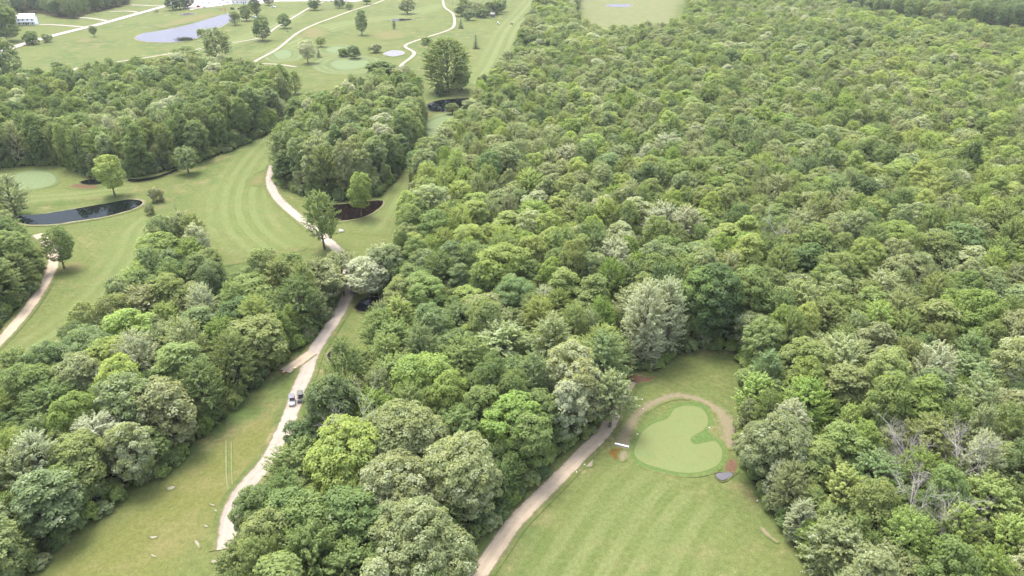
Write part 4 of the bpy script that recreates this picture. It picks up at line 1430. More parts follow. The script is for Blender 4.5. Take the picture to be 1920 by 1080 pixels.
GC = 'single trees standing on the golf course'
for a in [
    ('lone_tree', 'slim bright yellow-green tree between upper left wood and long dark pond', 'lone0', 'yellow', 216, 368, 290, 52),
    ('lone_tree', 'small pale round tree in front of the upper left wood', 'lone1', 'sage', 354, 326, 274, 46),
    ('lone_tree', 'dark green tree beside the side path with a bare patch under it', 'lone0', 'green', 121, 504, 424, 54),
    ('lone_tree', 'tall olive tree with long bare trunk beside the gravel path', 'lone1', 'olive', 609, 468, 356, 64),
    ('lone_tree', 'bright green tree on the near bank of the brown pond', 'lone0', 'bright', 678, 406, 320, 46),
    ('lone_tree', 'tall leafy tree below the big open pond', 'lone1', 'sage', 411, 122, 50, 56),
    ('lone_tree', 'dense round dark tree behind the upper left wood', 'round2', 'green', 349, 138, 88, 66),
    ('lone_tree', 'dense dark maple between the two far gravel paths', 'round1', 'dark', 493, 76, 30, 33),
    ('lone_tree', 'small round tree touching the far gravel path', 'round0', 'green', 534, 53, 24, 25),
    ('lone_tree', 'greyish tree at the upper end of the big pond', 'round3', 'sage', 441, 47, 20, 23),
    ('lone_tree', 'round dark tree between big pond and clubhouse', 'round4', 'green', 463, 39, 8, 26),
    ('lone_tree', 'tall dark tree right of the clubhouse roof', 'tall0', 'green', 482, 30, -8, 24),
    ('lone_tree', 'tall narrow oval tree in the middle of the far fairway', 'tall1', 'blue', 679, 66, 17, 23),
    ('lone_tree', 'grey-leaved tree beside a small dark spruce', 'lone0', 'silver', 578, 119, 75, 34),
    ('lone_tree', 'little yellowish tree near the mown rings', 'lone1', 'yellow', 602, 88, 68, 23),
    ('lone_tree', 'low spreading tree, left of the pair by the far green', 'bush0', 'green', 644, 106, 90, 24),
    ('lone_tree', 'bushy dark tree, right of the pair by the far green', 'round1', 'dark', 665, 110, 85, 27),
    ('lone_tree', 'low wide tree left of the white puddle', 'bush1', 'sage', 704, 99, 82, 25),
    ('lone_tree', 'thin sapling below the far dark pool', 'spire0', 'blue', 739, 55, 38, 9),
    ('lone_tree', 'large round grey-green tree above the far dark pool', 'round0', 'sage', 764, 26, -6, 31),
    ('lone_tree', 'small tree behind the bend of the winding path', 'bush0', 'mid', 799, 84, 68, 24),
    ('lone_tree', 'little spreading tree in front of the reflecting pool', 'lone1', 'mid', 849, 214, 193, 28),
    ('lone_tree', 'tiny tree alone on the lawn beside the road', 'lone0', 'green', 177, 69, 47, 15),
    ('lone_tree', 'large pale tree at the left edge above the upper wood', 'round0', 'sage', 18, 175, 62, 66),
    ('lone_tree', 'dark round tree left of the white house', 'round3', 'green', 14, 78, 6, 62),
    ('lone_tree', 'dark tree above the far end of the diagonal path', 'round2', 'green', 590, 19, -6, 26),
    ('lone_tree', 'dark round tree at the top beside the pale car park', 'round1', 'dark', 637, 15, -6, 22),
    ('lone_tree', 'small faded tree next to the top car park', 'bush1', 'olive', 656, 18, 3, 16),
    ('lone_tree', 'dark tree at the end of the diagonal path', 'round4', 'dark', 688, 8, -14, 20),
    ('lone_tree', 'rounded tree at the back of the middle wood beside the winding path', 'round0', 'green', 716, 158, 113, 62),
    ('lone_tree', 'pale airy tree at the tip of the upper left wood', 'feather1', 'olive', 554, 176, 132, 30),
    ('lone_tree', 'dark tree left of the red car', 'round1', 'bluedark', 325, 19, -10, 28),
    ('lone_tree', 'dark tree just behind the white parked cars', 'tall0', 'bluedark', 352, 15, -12, 26),
    ('lone_tree', 'dark bluish tree between road and car park', 'round3', 'bluedark', 338, 17, -12, 26),
    ('lone_tree', 'dark low tree at the top right of the parked cars', 'round0', 'dark', 505, 10, -10, 20),
    ('lone_tree', 'bushy tree in front of the trunk of the big cottonwood', 'bush0', 'dark', 826, 180, 158, 22),
    ('lone_tree', 'slender tree beside the big cottonwood', 'tall1', 'green', 866, 168, 120, 32),
]:
    n_, l_, f_, c_, ub, vb, vt, wp = a
    lone(n_, l_, 'tree', f_, c_, ub, vb, vt, wp, GC)
lone('cottonwood_tree', 'huge broad cottonwood standing alone above the reflecting pool', 'tree', 'cottonwood', 'mid', 840, 172, 70, 92)
for l_, ub, vb, vt, wp in [('small dark spruce on the lawn below the far fairway', 892, 91, 62, 14), ('little spruce right of the bend in the winding path', 864, 53, 33, 13), ('narrow dark spruce beside the grey-leaved tree', 598, 107, 86, 11),
                           ('dark spruce tip in the clump by the curved fairway', 347, 470, 383, 22)]:
    lone('spruce_tree', l_, 'spruce', 'spruce', 'spruce', ub, vb, vt, wp, 'spruces on the golf course')
GB = 'shrubs and bushes on the golf course'
for l_, f_, c_, ub, vb, vt, wp in [
    ('brownish thin shrub right of the bright yellow-green tree', 'bush0', 'tan', 296, 378, 350, 30), ('small reddish shrub at the right end of the long pond', 'bush1', 'tan', 283, 402, 380, 20),
    ('upright bush beside the road', 'bush0', 'green', 62, 83, 57, 30), ('small bush between two bushes and the road', 'bush1', 'sage', 90, 79, 62, 20), ('bush on the near shore of the big open pond', 'bush0', 'mid', 378, 69, 53, 19),
    ('wide low bush at the loop of the far path', 'bush1', 'green', 262, 131, 105, 40), ('low bush beside the loop of the far path', 'bush0', 'mid', 292, 131, 108, 34), ('white-flowering round bush beside the road end', 'bush1', 'silver', 293, 22.5, 17, 9),
    ('low bush behind the upper left wood', 'bush0', 'mid', 445, 136, 112, 40), ('bush beyond the upper left wood edge', 'bush1', 'olive', 128, 165, 122, 44), ('bush rounded at the left of the loop path', 'bush0', 'green', 75, 168, 128, 56),
    ('low dark bush beside the clubhouse wall', 'bush0', 'dark', 436, 18, 13, 9),
]:
    lone('shrub', l_, 'shrub', f_, c_, ub, vb, vt, wp, GB)
for i, (ub, vb, vt, wp) in enumerate([(866, 30, 4, 30), (880, 38, 16, 24), (892, 30, 2, 34), (905, 33, 10, 26), (918, 28, 2, 28), (932, 26, 0, 26), (940, 22, -4, 22), (872, 20, -8, 24)]):
    lone('shrub', '%s in the shrub thicket left of the far striped fairway' % ['leftmost pale bush', 'lowest dark bush', 'large middle bush', 'low front bush', 'tall green bush', 'bush next to the grey shed', 'rightmost bush', 'rear left bush'][i],
         'shrub', 'round%d' % (i % 5) if i % 2 == 0 else 'bush%d' % (i % 2), rnd.choice(['sage', 'mid', 'green', 'blue']), ub, vb, vt, wp, 'shrub thicket by the far fairway')
for l_, u, v, H in [('bare pale tree with fine twigs above the yellow-green fan tree', 1692, 985, 9.5), ('thin bare tree at the left of the lower right stand', 1645, 915, 9), ('leaning bare tree near the bright tree tops', 1718, 890, 10),
                    ('white-barked bare tree at the right of the stand', 1785, 905, 10.5), ('bare grey tree low in the lower right wood', 1760, 1040, 10), ('forked bare tree in the lower left wood', 240, 790, 9),
                    ('pale bare tree in the wood on the right', 1448, 470, 11), ('bare twiggy tree among big pale crowns', 700, 880, 12)]:
    p = G(u, v, H * 0.55)
    t = thing('bare_tree', l_, 'tree', (p.x, p.y, 0), rnd.uniform(0, 6.28), 'leafless trees in the woods', scale=(H / 11 * 1.25,) * 2 + (H / 11 * 1.5,))
    tw, tr = bare_meshes[rnd.randrange(3)]
    link('trunk', tr, t)
    link('branches', tw, t)
# reeds at the pond
rg = np.random.default_rng(5)
rp = []
for _ in range(700):
    p = G(rg.normal(347, 7), rg.normal(75, 1.1))
    h = rg.uniform(0.8, 2.0)
    rp.append(tube_arrays([(p.x, p.y, 0), (p.x + rg.normal(0, .15), p.y, h * .6), (p.x + rg.normal(0, .4), p.y + rg.normal(0, .3), h)], [0.09, 0.07, 0.02], 3))
RV, RF = cat_arrays(rp)
tag(link('reeds', mesh_np('reeds', RV, RF, [plain_mat('reed', (0.07, 0.08, 0.035), 0.8)])), kind='stuff')

# ------------------------------------------------------------------ small things: carts, people, house, cars, stones
M_WHITE = plain_mat('white_paint', (0.75, 0.75, 0.73), 0.35, 0.04)
M_GREY = plain_mat('grey_plastic', (0.12, 0.11, 0.125), 0.5, 0.08)
M_DGREY = plain_mat('dark_grey_plastic', (0.065, 0.070, 0.055), 0.55, 0.08)
M_BLACK = plain_mat('black_rubber', (0.025, 0.025, 0.027), 0.75)
M_NAVY = plain_mat('navy_paint', (0.03, 0.05, 0.10), 0.35)
M_SEAT = plain_mat('seat_vinyl', (0.07, 0.06, 0.065), 0.6)
M_GLASSY = plain_mat('car_glass', (0.03, 0.035, 0.04), 0.1, spec=0.6)
M_RED = plain_mat('red_paint', (0.35, 0.04, 0.03), 0.35, 0.05)
M_REDWOOD = plain_mat('red_painted_wood', (0.42, 0.13, 0.08), 0.7)
M_TIMBER = plain_mat('pale_timber', (0.48, 0.38, 0.22), 0.8)
M_STONE = plain_mat('pale_stone', (0.46, 0.43, 0.38), 0.9, 0.18, 2.5)
M_STONE_D = plain_mat('dark_stone', (0.20, 0.18, 0.165), 0.9, 0.2, 2.5)
M_ROOF_PALE = plain_mat('pale_metal_roof', (0.62, 0.62, 0.64), 0.5, 0.06)
M_ROOF_BROWN = plain_mat('brown_shingle_roof', (0.24, 0.20, 0.20), 0.9, 0.12)
M_SKIN = plain_mat('skin', (0.45, 0.28, 0.20), 0.6)
M_CLOTH_D = plain_mat('dark_cloth', (0.035, 0.035, 0.045), 0.9)
M_CLOTH_L = plain_mat('mauve_cloth', (0.30, 0.25, 0.32), 0.9)
M_SIDING = plain_mat('white_siding', (0.72, 0.71, 0.69), 0.7, 0.05)


def wheel(bm, c, r, w, axis='x', seg=14):
    ring = []
    for s in (-1, -0.7, 0.7, 1):
        rr = r * (0.9 if abs(s) == 1 else 1.0)
        ring.append([bm.verts.new((c[0] + s * w / 2, c[1] + rr * math.cos(2 * math.pi * k / seg), c[2] + rr * math.sin(2 * math.pi * k / seg))) for k in range(seg)])
    for i in range(3):
        for k in range(seg):
            bm.faces.new((ring[i][k], ring[i][(k + 1) % seg], ring[i + 1][(k + 1) % seg], ring[i + 1][k]))
    bm.faces.new(ring[0])
    bm.faces.new(ring[3][::-1])


def profile_prism(bm, prof, w, bev=0.03):
    """Side profile [(y, z)] extruded across x from -w/2 to w/2, edges bevelled."""
    a = [bm.verts.new((-w / 2, y, z)) for y, z in prof]
    b = [bm.verts.new((w / 2, y, z)) for y, z in prof]
    n = len(prof)
    fs = [bm.faces.new(a[::-1]), bm.faces.new(b)]
    for i in range(n):
        fs.append(bm.faces.new((a[i], a[(i + 1) % n], b[(i + 1) % n], b[i])))
    bmesh.ops.recalc_face_normals(bm, faces=fs)
    es = list({e for f in fs[:2] for e in f.edges})
    if bev:
        bmesh.ops.bevel(bm, geom=es, offset=bev, segments=2, affect='EDGES')


def golf_cart(label, u, v, rz, body_m, roof_m, group, bag=True):
    """Front towards local -y."""
    p = G(u, v)
    t = thing('golf_cart', label, 'golf cart', (p.x, p.y, 0.11), rz, group)
    bm = bmesh.new()
    profile_prism(bm, [(-1.2, 0.28), (-1.22, 0.55), (-1.1, 0.78), (-0.72, 0.92), (-0.62, 0.86), (-0.55, 0.36), (0.05, 0.34), (0.08, 0.62), (0.62, 0.64), (0.68, 0.78), (1.1, 0.74), (1.18, 0.55), (1.15, 0.3)], 1.15, 0.05)
    bm_obj('body', bm, body_m, t)
    bm = bmesh.new()
    add_box(bm, (0, 0.32, 0.70), (1.08, 0.52, 0.14), bev=0.04)
    bm_obj('seat', bm, M_SEAT, t)
    bm = bmesh.new()
    add_box(bm, (0, 0.62, 1.0), (1.08, 0.12, 0.46), bev=0.04)
    bm_obj('backrest', bm, M_SEAT, t)
    bm = bmesh.new()
    add_box(bm, (0, 0.08, 1.86), (1.2, 1.75, 0.08), bev=0.035, taper=0.93)
    bm_obj('roof', bm, roof_m, t)
    for sx in (-1, 1):
        bm = bmesh.new()
        add_tube(bm, [(sx * 0.53, -0.72, 0.88), (sx * 0.52, -0.62, 1.84)], [0.022, 0.022], 6)
        bm_obj('roof_post', bm, M_BLACK, t)
        bm = bmesh.new()
        add_tube(bm, [(sx * 0.53, 0.72, 0.74), (sx * 0.52, 0.82, 1.84)], [0.022, 0.022], 6)
        bm_obj('roof_post', bm, M_BLACK, t)
        for sy in (-0.82, 0.80):
            bm = bmesh.new()
            wheel(bm, (sx * 0.52, sy, 0.23), 0.23, 0.2)
            wo = bm_obj('wheel', bm, M_BLACK, t)
            bm = bmesh.new()
            wheel(bm, (sx * 0.545, sy, 0.23), 0.12, 0.18)
            bm_obj('rim', bm, M_WHITE, wo)
        bm = bmesh.new()
        add_box(bm, (sx * 0.36, -1.19, 0.62), (0.18, 0.05, 0.1), bev=0.015)
        bm_obj('headlight', bm, M_GLASSY, t)
    bm = bmesh.new()
    add_tube(bm, [(-0.27, -0.66, 0.84), (-0.27, -0.4, 1.05)], [0.02, 0.02], 6)
    for k in range(12):
        a0, a1 = 2 * math.pi * k / 12, 2 * math.pi * (k + 1) / 12
        add_tube(bm, [(-0.27 + 0.17 * math.cos(a0), -0.38 + 0.1 * math.sin(a0), 1.06 + 0.13 * math.sin(a0)), (-0.27 + 0.17 * math.cos(a1), -0.38 + 0.1 * math.sin(a1), 1.06 + 0.13 * math.sin(a1))], [0.016, 0.016], 5, False)
    bm_obj('steering_wheel', bm, M_BLACK, t)
    if bag:
        bm = bmesh.new()
        for sx in (-0.25, 0.25):
            add_tube(bm, [(sx, 0.95, 0.5), (sx, 1.02, 0.9), (sx, 1.1, 1.35)], [0.13, 0.15, 0.14], 8)
        bm_obj('golf_bag_rack', bm, M_DGREY, t)
    return t


GCART = 'golf carts parked on the gravel path'
golf_cart('golf cart with white front cowl and lilac-grey roof on the gravel path', 548.5, 757, R(13), M_WHITE, M_GREY, GCART)
golf_cart('olive-grey roofed golf cart half hidden by foliage at the path edge', 564.5, 751, R(12), M_GREY, M_DGREY, GCART)
golf_cart('dark navy golf cart under trees where the path enters the wood', 662, 549, R(9), M_NAVY, M_DGREY, GCART)
golf_cart('white golf cart on the far striped fairway', 934, 46, R(70), M_WHITE, M_WHITE, 'golf carts on the far fairway', bag=False)
golf_cart('dark green golf cart right of the white one on the far fairway', 959.5, 46, R(80), plain_mat('green_paint', (0.03, 0.06, 0.03), 0.4), M_DGREY, 'golf carts on the far fairway', bag=False)


def person(label, base, rz, verts, edges, radii, cloth, hair):
    t = thing('person', label, 'person', base, rz)
    me = bpy.data.meshes.new('body')
    me.from_pydata(verts, edges, [])
    o = link('body', me, t)
    sk = o.modifiers.new('skin', 'SKIN')
    for i, r in enumerate(radii):
        me.skin_vertices[0].data[i].radius = r if isinstance(r, tuple) else (r, r)
    me.skin_vertices[0].data[0].use_root = True
    ss = o.modifiers.new('smooth', 'SUBSURF')
    ss.levels = ss.render_levels = 1
    me.materials.append(cloth)
    bm = bmesh.new()
    hp = Vector(verts[4])
    bmesh.ops.create_uvsphere(bm, u_segments=12, v_segments=8, radius=0.11)
    for v in bm.verts:
        v.co = Vector((v.co.x * 0.88, v.co.y, v.co.z * 1.15)) + hp + Vector((0, 0, 0.03))
    bmesh.ops.create_icosphere(bm, subdivisions=1, radius=0.022, matrix=__import__('mathutils').Matrix.Translation(hp + Vector((0, -0.115, 0.02))))
    bm_obj('head', bm, M_SKIN, t, True)
    bm = bmesh.new()
    bmesh.ops.create_uvsphere(bm, u_segments=12, v_segments=8, radius=0.122)
    for v in list(bm.verts):
        v.co = Vector((v.co.x * 0.9, v.co.y + 0.015, max(v.co.z, 0.0) * 1.0)) + hp + Vector((0, 0, 0.06))
    bm_obj('cap', bm, hair, t, True)
    for i in (8, 12):
        bm = bmesh.new()
        add_box(bm, Vector(verts[i]) + Vector((0, -0.03, -0.05)), (0.045, 0.08, 0.10), bev=0.015)
        for k in range(4):
            add_tube(bm, [Vector(verts[i]) + Vector((0, -0.06 + 0.02 * k, -0.09)), Vector(verts[i]) + Vector((0.0, -0.065 + 0.02 * k, -0.16 + 0.01 * abs(k - 1))), Vector(verts[i]) + Vector((0.012, -0.06 + 0.02 * k, -0.18))], [0.009, 0.009, 0.007], 5)
        add_tube(bm, [Vector(verts[i]) + Vector((0, -0.06, -0.05)), Vector(verts[i]) + Vector((0, -0.1, -0.10))], [0.011, 0.008], 5)
        bm_obj('hand', bm, M_SKIN, t)
    return t


stand_v = [(0, 0, 0.95), (0, 0.01, 1.15), (0, 0, 1.38), (0, -0.01, 1.50), (0, -0.02, 1.60), (0.2, 0, 1.40), (0.25, 0.03, 1.14), (0.25, -0.04, 0.92), (0.25, -0.06, 0.88), (-0.2, 0, 1.40), (-0.25, 0.04, 1.14), (-0.24, -0.05, 0.92), (-0.24, -0.06, 0.88),
           (0.1, 0, 0.88), (0.12, -0.02, 0.50), (0.13, 0.02, 0.09), (0.14, -0.12, 0.04), (-0.1, 0, 0.88), (-0.12, 0.04, 0.50), (-0.13, 0.10, 0.09), (-0.14, -0.03, 0.04)]
ed = [(0, 1), (1, 2), (2, 3), (3, 4), (2, 5), (5, 6), (6, 7), (7, 8), (2, 9), (9, 10), (10, 11), (11, 12), (0, 13), (13, 14), (14, 15), (15, 16), (0, 17), (17, 18), (18, 19), (19, 20)]
rad = [(0.15, 0.11), (0.13, 0.10), (0.16, 0.11), 0.055, 0.06, 0.065, 0.048, 0.036, 0.03, 0.065, 0.048, 0.036, 0.03, 0.10, 0.07, 0.048, 0.045, 0.10, 0.07, 0.048, 0.045]
pp = G(645.5, 556)
person('person in dark clothes standing on the left edge of the path', (pp.x, pp.y, 0.11), R(20), stand_v, ed, rad, M_CLOTH_D, M_CLOTH_D)
sit_v = [(0, 0, 0.80), (0, 0.04, 1.0), (0, 0.02, 1.22), (0, 0, 1.33), (0, -0.02, 1.42), (0.19, 0.02, 1.24), (0.24, -0.05, 1.0), (0.2, -0.25, 0.9), (0.19, -0.29, 0.88), (-0.19, 0.02, 1.24), (-0.24, -0.05, 1.0), (-0.18, -0.25, 0.92), (-0.17, -0.29, 0.90),
         (0.1, -0.06, 0.80), (0.14, -0.45, 0.80), (0.15, -0.5, 0.42), (0.15, -0.62, 0.38), (-0.1, -0.06, 0.80), (-0.14, -0.45, 0.80), (-0.15, -0.5, 0.42), (-0.15, -0.62, 0.38)]
ca_, sa_ = math.cos(R(13)), math.sin(R(13))
pc = G(548.5, 757)
lx, ly = 0.30, 0.36
person('person in mauve top sitting in the white-fronted cart', (pc.x + lx * ca_ - ly * sa_, pc.y + lx * sa_ + ly * ca_, 0.14), R(13), sit_v, ed, rad, M_CLOTH_L, M_CLOTH_D)


def car(label, u, v, rz, paint, z=0.1, van=False, group='cars parked near the clubhouse'):
    p = G(u, v)
    t = thing('parked_car', label, 'car', (p.x, p.y, z), rz, group)
    bm = bmesh.new()
    profile_prism(bm, [(-2.2, 0.32), (-2.22, 0.62), (-2.1, 0.82), (-1.1, 0.95), (1.7 if not van else 2.1, 1.0), (2.15, 0.92), (2.2, 0.4), (2.1, 0.3)], 1.78, 0.09)
    bm_obj('body', bm, paint, t)
    bm = bmesh.new()
    top = 1.95 if van else 1.48
    profile_prism(bm, [(-1.15, 0.94), (-0.45, top - 0.08), (-0.3, top - 0.02), (1.0 if not van else 1.9, top - 0.02), (1.75 if not van else 2.1, 0.99)], 1.55, 0.06)
    bm_obj('windows', bm, M_GLASSY, t)
    bm = bmesh.new()
    add_box(bm, (0, 0.4 if not van else 0.8, top), (1.42, 1.35 if not van else 2.3, 0.07), bev=0.03)
    bm_obj('roof', bm, paint, t)
    for sx in (-1, 1):
        for sy in (-1.35, 1.35):
            bm = bmesh.new()
            wheel(bm, (sx * 0.8, sy, 0.33), 0.33, 0.22)
            bm_obj('wheel', bm, M_BLACK, t)
    return t


M_SILVERP = plain_mat('silver_paint', (0.55, 0.56, 0.58), 0.3, 0.03)
for l_, u, v, a, m, vn in [('white car in the second row of the car park', 393, 7, 80, M_WHITE, False), ('white car at the top of the car park', 403, 2.5, 75, M_WHITE, False), ('white car at the lower right of the car park', 414, 8.5, 85, M_WHITE, False),
                           ('silver car at the right end of the car park', 428, 5.5, 85, M_SILVERP, False), ('white van behind the silver car', 419, 2.5, 85, M_WHITE, True), ('red pickup-sized car at the car park edge', 373, 14, 78, M_RED, True), ('silver car right next to the red one', 383, 14.5, 78, M_SILVERP, False),
                           ('blue-grey car under the dark roadside trees', 347, 16, 85, M_SILVERP, False), ('dark car in front of the clubhouse', 450, 17.5, 84, M_BLACK, False), ('white car half hidden by the round dark tree', 476, 33, 85, M_WHITE, False),
                           ('white car on the pavement at the top of the far lawn', 513, 14, 82, M_WHITE, False), ('white car at the left of the top car park', 382, 6, 80, M_WHITE, False)]:
    car(l_, u, v, R(a), m, van=vn)
for i, (u, l_) in enumerate([(607, 'leftmost white car of the row along the top edge'), (622, 'second white car of the row along the top edge'), (650, 'silver car at the right of the row along the top edge')]):
    car(l_, u, 2.6, R(88), [M_WHITE, M_WHITE, M_SILVERP][i], group='cars in the row along the top edge')


def house(name, label, u, v, rz, Wd, Dp, wall_h, roof_h, wall_m, roof_m, floors, nwin, porch=False, hip=0.0):
    p = G(u, v)
    t = thing(name, label, 'house' if name == 'white_house' else 'building', (p.x, p.y, 0), rz)
    bm = bmesh.new()
    add_box(bm, (0, 0, wall_h / 2), (Wd, Dp, wall_h))
    if not hip:
        for s in (-1, 1):
            a = [bm.verts.new((s * Wd / 2, -Dp / 2, wall_h)), bm.verts.new((s * Wd / 2, Dp / 2, wall_h)), bm.verts.new((s * Wd / 2, 0, wall_h + roof_h))]
            bm.faces.new(a)
    bm_obj('wall', bm, wall_m, t)
    bm = bmesh.new()
    ov = 0.5
    for s in (-1, 1):
        e = [(-Wd / 2 - ov, s * (Dp / 2 + ov), wall_h - 0.15), (Wd / 2 + ov, s * (Dp / 2 + ov), wall_h - 0.15), (Wd / 2 + ov - hip, 0, wall_h + roof_h + 0.05), (-Wd / 2 - ov + hip, 0, wall_h + roof_h + 0.05)]
        lo = [bm.verts.new(q) for q in e]
        hi = [bm.verts.new((q[0], q[1], q[2] + 0.2)) for q in e]
        bm.faces.new(hi)
        bm.faces.new(lo[::-1])
        for i in range(4):
            bm.faces.new((lo[i], lo[(i + 1) % 4], hi[(i + 1) % 4], hi[i]))
    if hip:
        for s in (-1, 1):
            e = [(s * (Wd / 2 + ov), -Dp / 2 - ov, wall_h), (s * (Wd / 2 + ov), Dp / 2 + ov, wall_h), (s * (Wd / 2 + ov - hip), 0, wall_h + roof_h + 0.2)]
            bm.faces.new([bm.verts.new(q) for q in e])
    ro = bm_obj('roof', bm, roof_m, t)
    bm = bmesh.new()
    add_box(bm, (Wd * 0.22, Dp * 0.12, wall_h + roof_h + 0.3), (0.7, 0.7, 1.5))
    bm_obj('chimney', bm, M_STONE_D, ro)
    fh = wall_h / floors
    for fl in range(floors):
        for k in range(nwin):
            x = -Wd / 2 + Wd * (k + 0.5) / nwin
            bm = bmesh.new()
            add_box(bm, (x, -Dp / 2 - 0.03, fl * fh + fh * 0.52), (1.35, 0.12, 1.5))
            fr = bm_obj('window', bm, M_WHITE, t)
            bm = bmesh.new()
            add_box(bm, (x, -Dp / 2 - 0.075, fl * fh + fh * 0.52), (1.1, 0.08, 1.25))
            bm_obj('pane', bm, M_GLASSY, fr)
    bm = bmesh.new()
    add_box(bm, (Wd * 0.5 / nwin * (1 if nwin % 2 == 0 else 2) - Wd * 0.5 / nwin + 0.0, -Dp / 2 - 0.04, 1.05), (1.0, 0.1, 2.1))
    bm_obj('door', bm, M_DGREY, t)
    if porch:
        bm = bmesh.new()
        add_box(bm, (0, -Dp / 2 - 1.2, wall_h * 0.5), (Wd * 0.98, 2.3, 0.16))
        po = bm_obj('porch_roof', bm, roof_m, t)
        for k in range(5):
            bm = bmesh.new()
            add_box(bm, (-Wd * 0.46 + Wd * 0.92 * k / 4, -Dp / 2 - 2.15, wall_h * 0.25), (0.16, 0.16, wall_h * 0.5 - 0.16))
            bm_obj('porch_post', bm, M_WHITE, po)
    return t


house('white_house', 'white two-storey house with pale roof among dark trees', 53, 46, R(12), 14, 8, 5.6, 3.2, M_SIDING, M_ROOF_PALE, 2, 4, porch=True)
house('clubhouse', 'low clubhouse with broad brown roof beside the car park', 458, 6, R(-4), 22, 14, 3.4, 4.5, M_SIDING, M_ROOF_BROWN, 1, 5, hip=5)
house('shed', 'small grey shed against the shrub thicket', 924, 32, R(-10), 3.4, 3.0, 2.6, 1.2, M_GREY, M_DGREY, 1, 1)
# red timber frame by the pond
p = G(419, 22)
t = thing('garden_arbor', 'red-painted timber arbor standing at the big pond shore', 'arbor', (p.x, p.y, 0), R(5))
for sx in (-2.2, 2.2):
    bm = bmesh.new()
    add_box(bm, (sx, 0, 1.4), (0.3, 0.3, 2.8))
    bm_obj('post', bm, M_REDWOOD, t)
for z in (2.75, 1.6):
    bm = bmesh.new()
    add_box(bm, (0, 0, z), (4.9, 0.26, 0.4))
    bm_obj('beam', bm, M_REDWOOD, t)
for l_, u, v in [('dark post left of the red timber frame', 411, 20), ('dark post behind the red timber frame', 419, 12.5), ('thin dark post below the small round tree', 540, 61)]:
    p = G(u, v)
    t = thing('post', l_, 'post', (p.x, p.y, 0))
    bm = bmesh.new()
    add_tube(bm, [(0, 0, 0), (0, 0, 1.8)], [0.2, 0.2], 8)
    bm_obj('shaft', bm, M_DGREY, t)
    bm = bmesh.new()
    add_tube(bm, [(0, 0, 1.8), (0, 0, 2.1)], [0.28, 0.2], 8)
    bm_obj('cap', bm, M_BLACK, t)
p = G(849, 9)
t = thing('utility_pole', 'grey utility pole beside the top of the winding path', 'pole', (p.x, p.y, 0))
bm = bmesh.new()
add_tube(bm, [(0, 0, 0), (0, 0, 10)], [0.22, 0.14], 8)
bm_obj('shaft', bm, M_STONE_D, t)
bm = bmesh.new()
add_box(bm, (0, 0, 9.4), (2.2, 0.14, 0.16))
bm_obj('crossarm', bm, M_STONE_D, t)


def rock(name, label, u, v, size, mat, group=None, z=0.1, cat='rock'):
    p = G(u, v)
    bm = bmesh.new()
    bmesh.ops.create_icosphere(bm, subdivisions=2, radius=1.0)
    s = rnd.uniform(0, 50)
    for q in bm.verts:
        k = 1 + 0.32 * noise.noise((q.co.x * 1.2 + s, q.co.y * 1.2, q.co.z * 1.2))
        q.co = Vector((q.co.x * size[0] / 2 * k, q.co.y * size[1] / 2 * k, max(q.co.z, -0.3) * size[2] / 2 * k))
    o = bm_obj(name, bm, mat)
    o.location = (p.x, p.y, z + 0.1 * size[2])
    o.rotation_euler = (0, 0, rnd.uniform(0, 6.28))
    return tag(o, label, cat, group)


rock('boulder', 'large pale boulder on the lawn right of the gravel path', 640, 434, (1.9, 1.4, 1.1), M_STONE)
rock('boulder', 'grey boulder at the right end of the dark pool', 708, 574, (1.5, 1.3, 1.0), M_STONE)
for i, (u, v) in enumerate([(628, 664), (634, 672), (640, 665), (631, 679), (638, 684), (645, 675), (643, 686)]):
    rock('rock', '%s in the small rocky pool' % ['leftmost dark rock', 'middle dark rock', 'topmost pale rock', 'lower left dark rock', 'lowest dark rock', 'rightmost dark rock', 'lower right pale rock'][i], u, v,
         (rnd.uniform(.5, 1.0), rnd.uniform(.5, .9), rnd.uniform(.4, .7)), M_STONE if i in (2, 6) else M_STONE_D, 'rocks in the small pool')
for i, (u, v) in enumerate([(1123, 836), (1081, 886), (1204, 750), (1206, 768), (1195, 815), (1420, 940), (1096, 872), (1330, 803)]):
    rock('stone', '%s' % ['white stone on the path edge level with the plank', 'white stone on the path edge left of the striped fairway', 'white stone above the sandy arc', 'white stone on the outer rim of the sandy arc', 'white stone between sandy arc and heart green',
                          'pinkish stone at the foot of the right wood edge', 'white stone beside the sandy spot on the path', 'small stone at the notch of the heart green'][i], u, v, (0.36, 0.3, 0.26), M_STONE, 'loose stones near the paths', cat='stone')
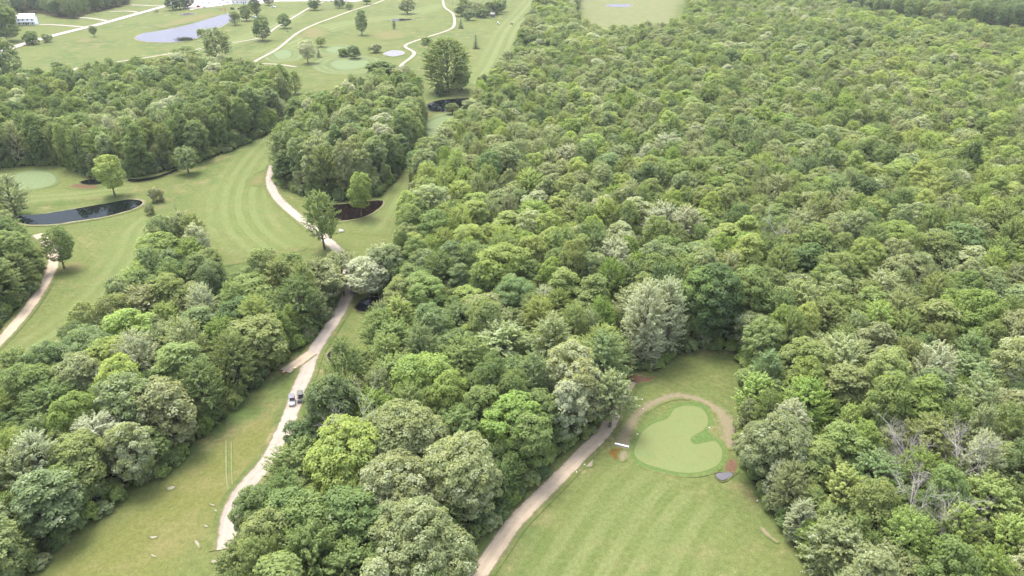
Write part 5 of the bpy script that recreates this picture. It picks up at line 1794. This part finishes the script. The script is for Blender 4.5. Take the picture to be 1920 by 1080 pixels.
# white plank edging at the green
a, b_ = G(1152.5, 833), G(1179, 839.5)
mid = (a + b_) / 2
t = thing('plank', 'white plank lying across the sandy strip left of the heart green', 'plank', (mid.x, mid.y, 0.08), math.atan2(b_.y - a.y, b_.x - a.x))
L = (b_ - a).length
bm = bmesh.new()
add_box(bm, (0, 0, 0.16), (L, 0.34, 0.14), bev=0.02)
bm_obj('board', bm, M_WHITE, t)
for s in (-0.4, 0.4):
    bm = bmesh.new()
    add_box(bm, (L * s, 0, 0.045), (0.16, 0.3, 0.09))
    bm_obj('bearer', bm, M_TIMBER, t)
for l_, u, v, s in [('small yellowish timber block beside the dirt pull-off', 554, 693, (0.62, 0.4, 0.5)), ('reddish timber block at the end of the dirt pull-off', 533, 700, (0.7, 0.3, 0.4))]:
    p = G(u, v)
    t = thing('timber_block', l_, 'timber block', (p.x, p.y, 0.04), R(50))
    bm = bmesh.new()
    add_box(bm, (0, 0, s[2] / 2), s, bev=0.03)
    bm_obj('block', bm, M_TIMBER if 'yellow' in l_ else M_REDWOOD, t)
    bm = bmesh.new()
    add_box(bm, (0, 0, s[2] + 0.03), (s[0] * 1.08, s[1] * 1.08, 0.06), bev=0.01)
    bm_obj('top_board', bm, M_TIMBER, t)

# ------------------------------------------------------------------ air
if HAZE_DENSITY > 0:
    bm = bmesh.new()
    add_box(bm, (0, (GY0 + GY1) / 2, (-1 + 96) / 2), (2 * GX + 40, GY1 - GY0 + 40, 97))
    hm = bpy.data.materials.new('haze')
    hm.use_nodes = True
    hn = hm.node_tree
    for nd in list(hn.nodes):
        if nd.type != 'OUTPUT_MATERIAL':
            hn.nodes.remove(nd)
    pv = hn.nodes.new('ShaderNodeVolumePrincipled')
    pv.inputs['Color'].default_value = (0.93, 0.96, 1.0, 1)
    pv.inputs['Density'].default_value = HAZE_DENSITY
    pv.inputs['Anisotropy'].default_value = 0.2
    hn.links.new(pv.outputs[0], [n for n in hn.nodes if n.type == 'OUTPUT_MATERIAL'][0].inputs['Volume'])
    hz = bm_obj('haze', bm, hm)
    tag(hz, kind='stuff')

print('TREES', len(TREES), 'in view', len(inview), 'mass', len(MASS), 'under', len(UNDER))
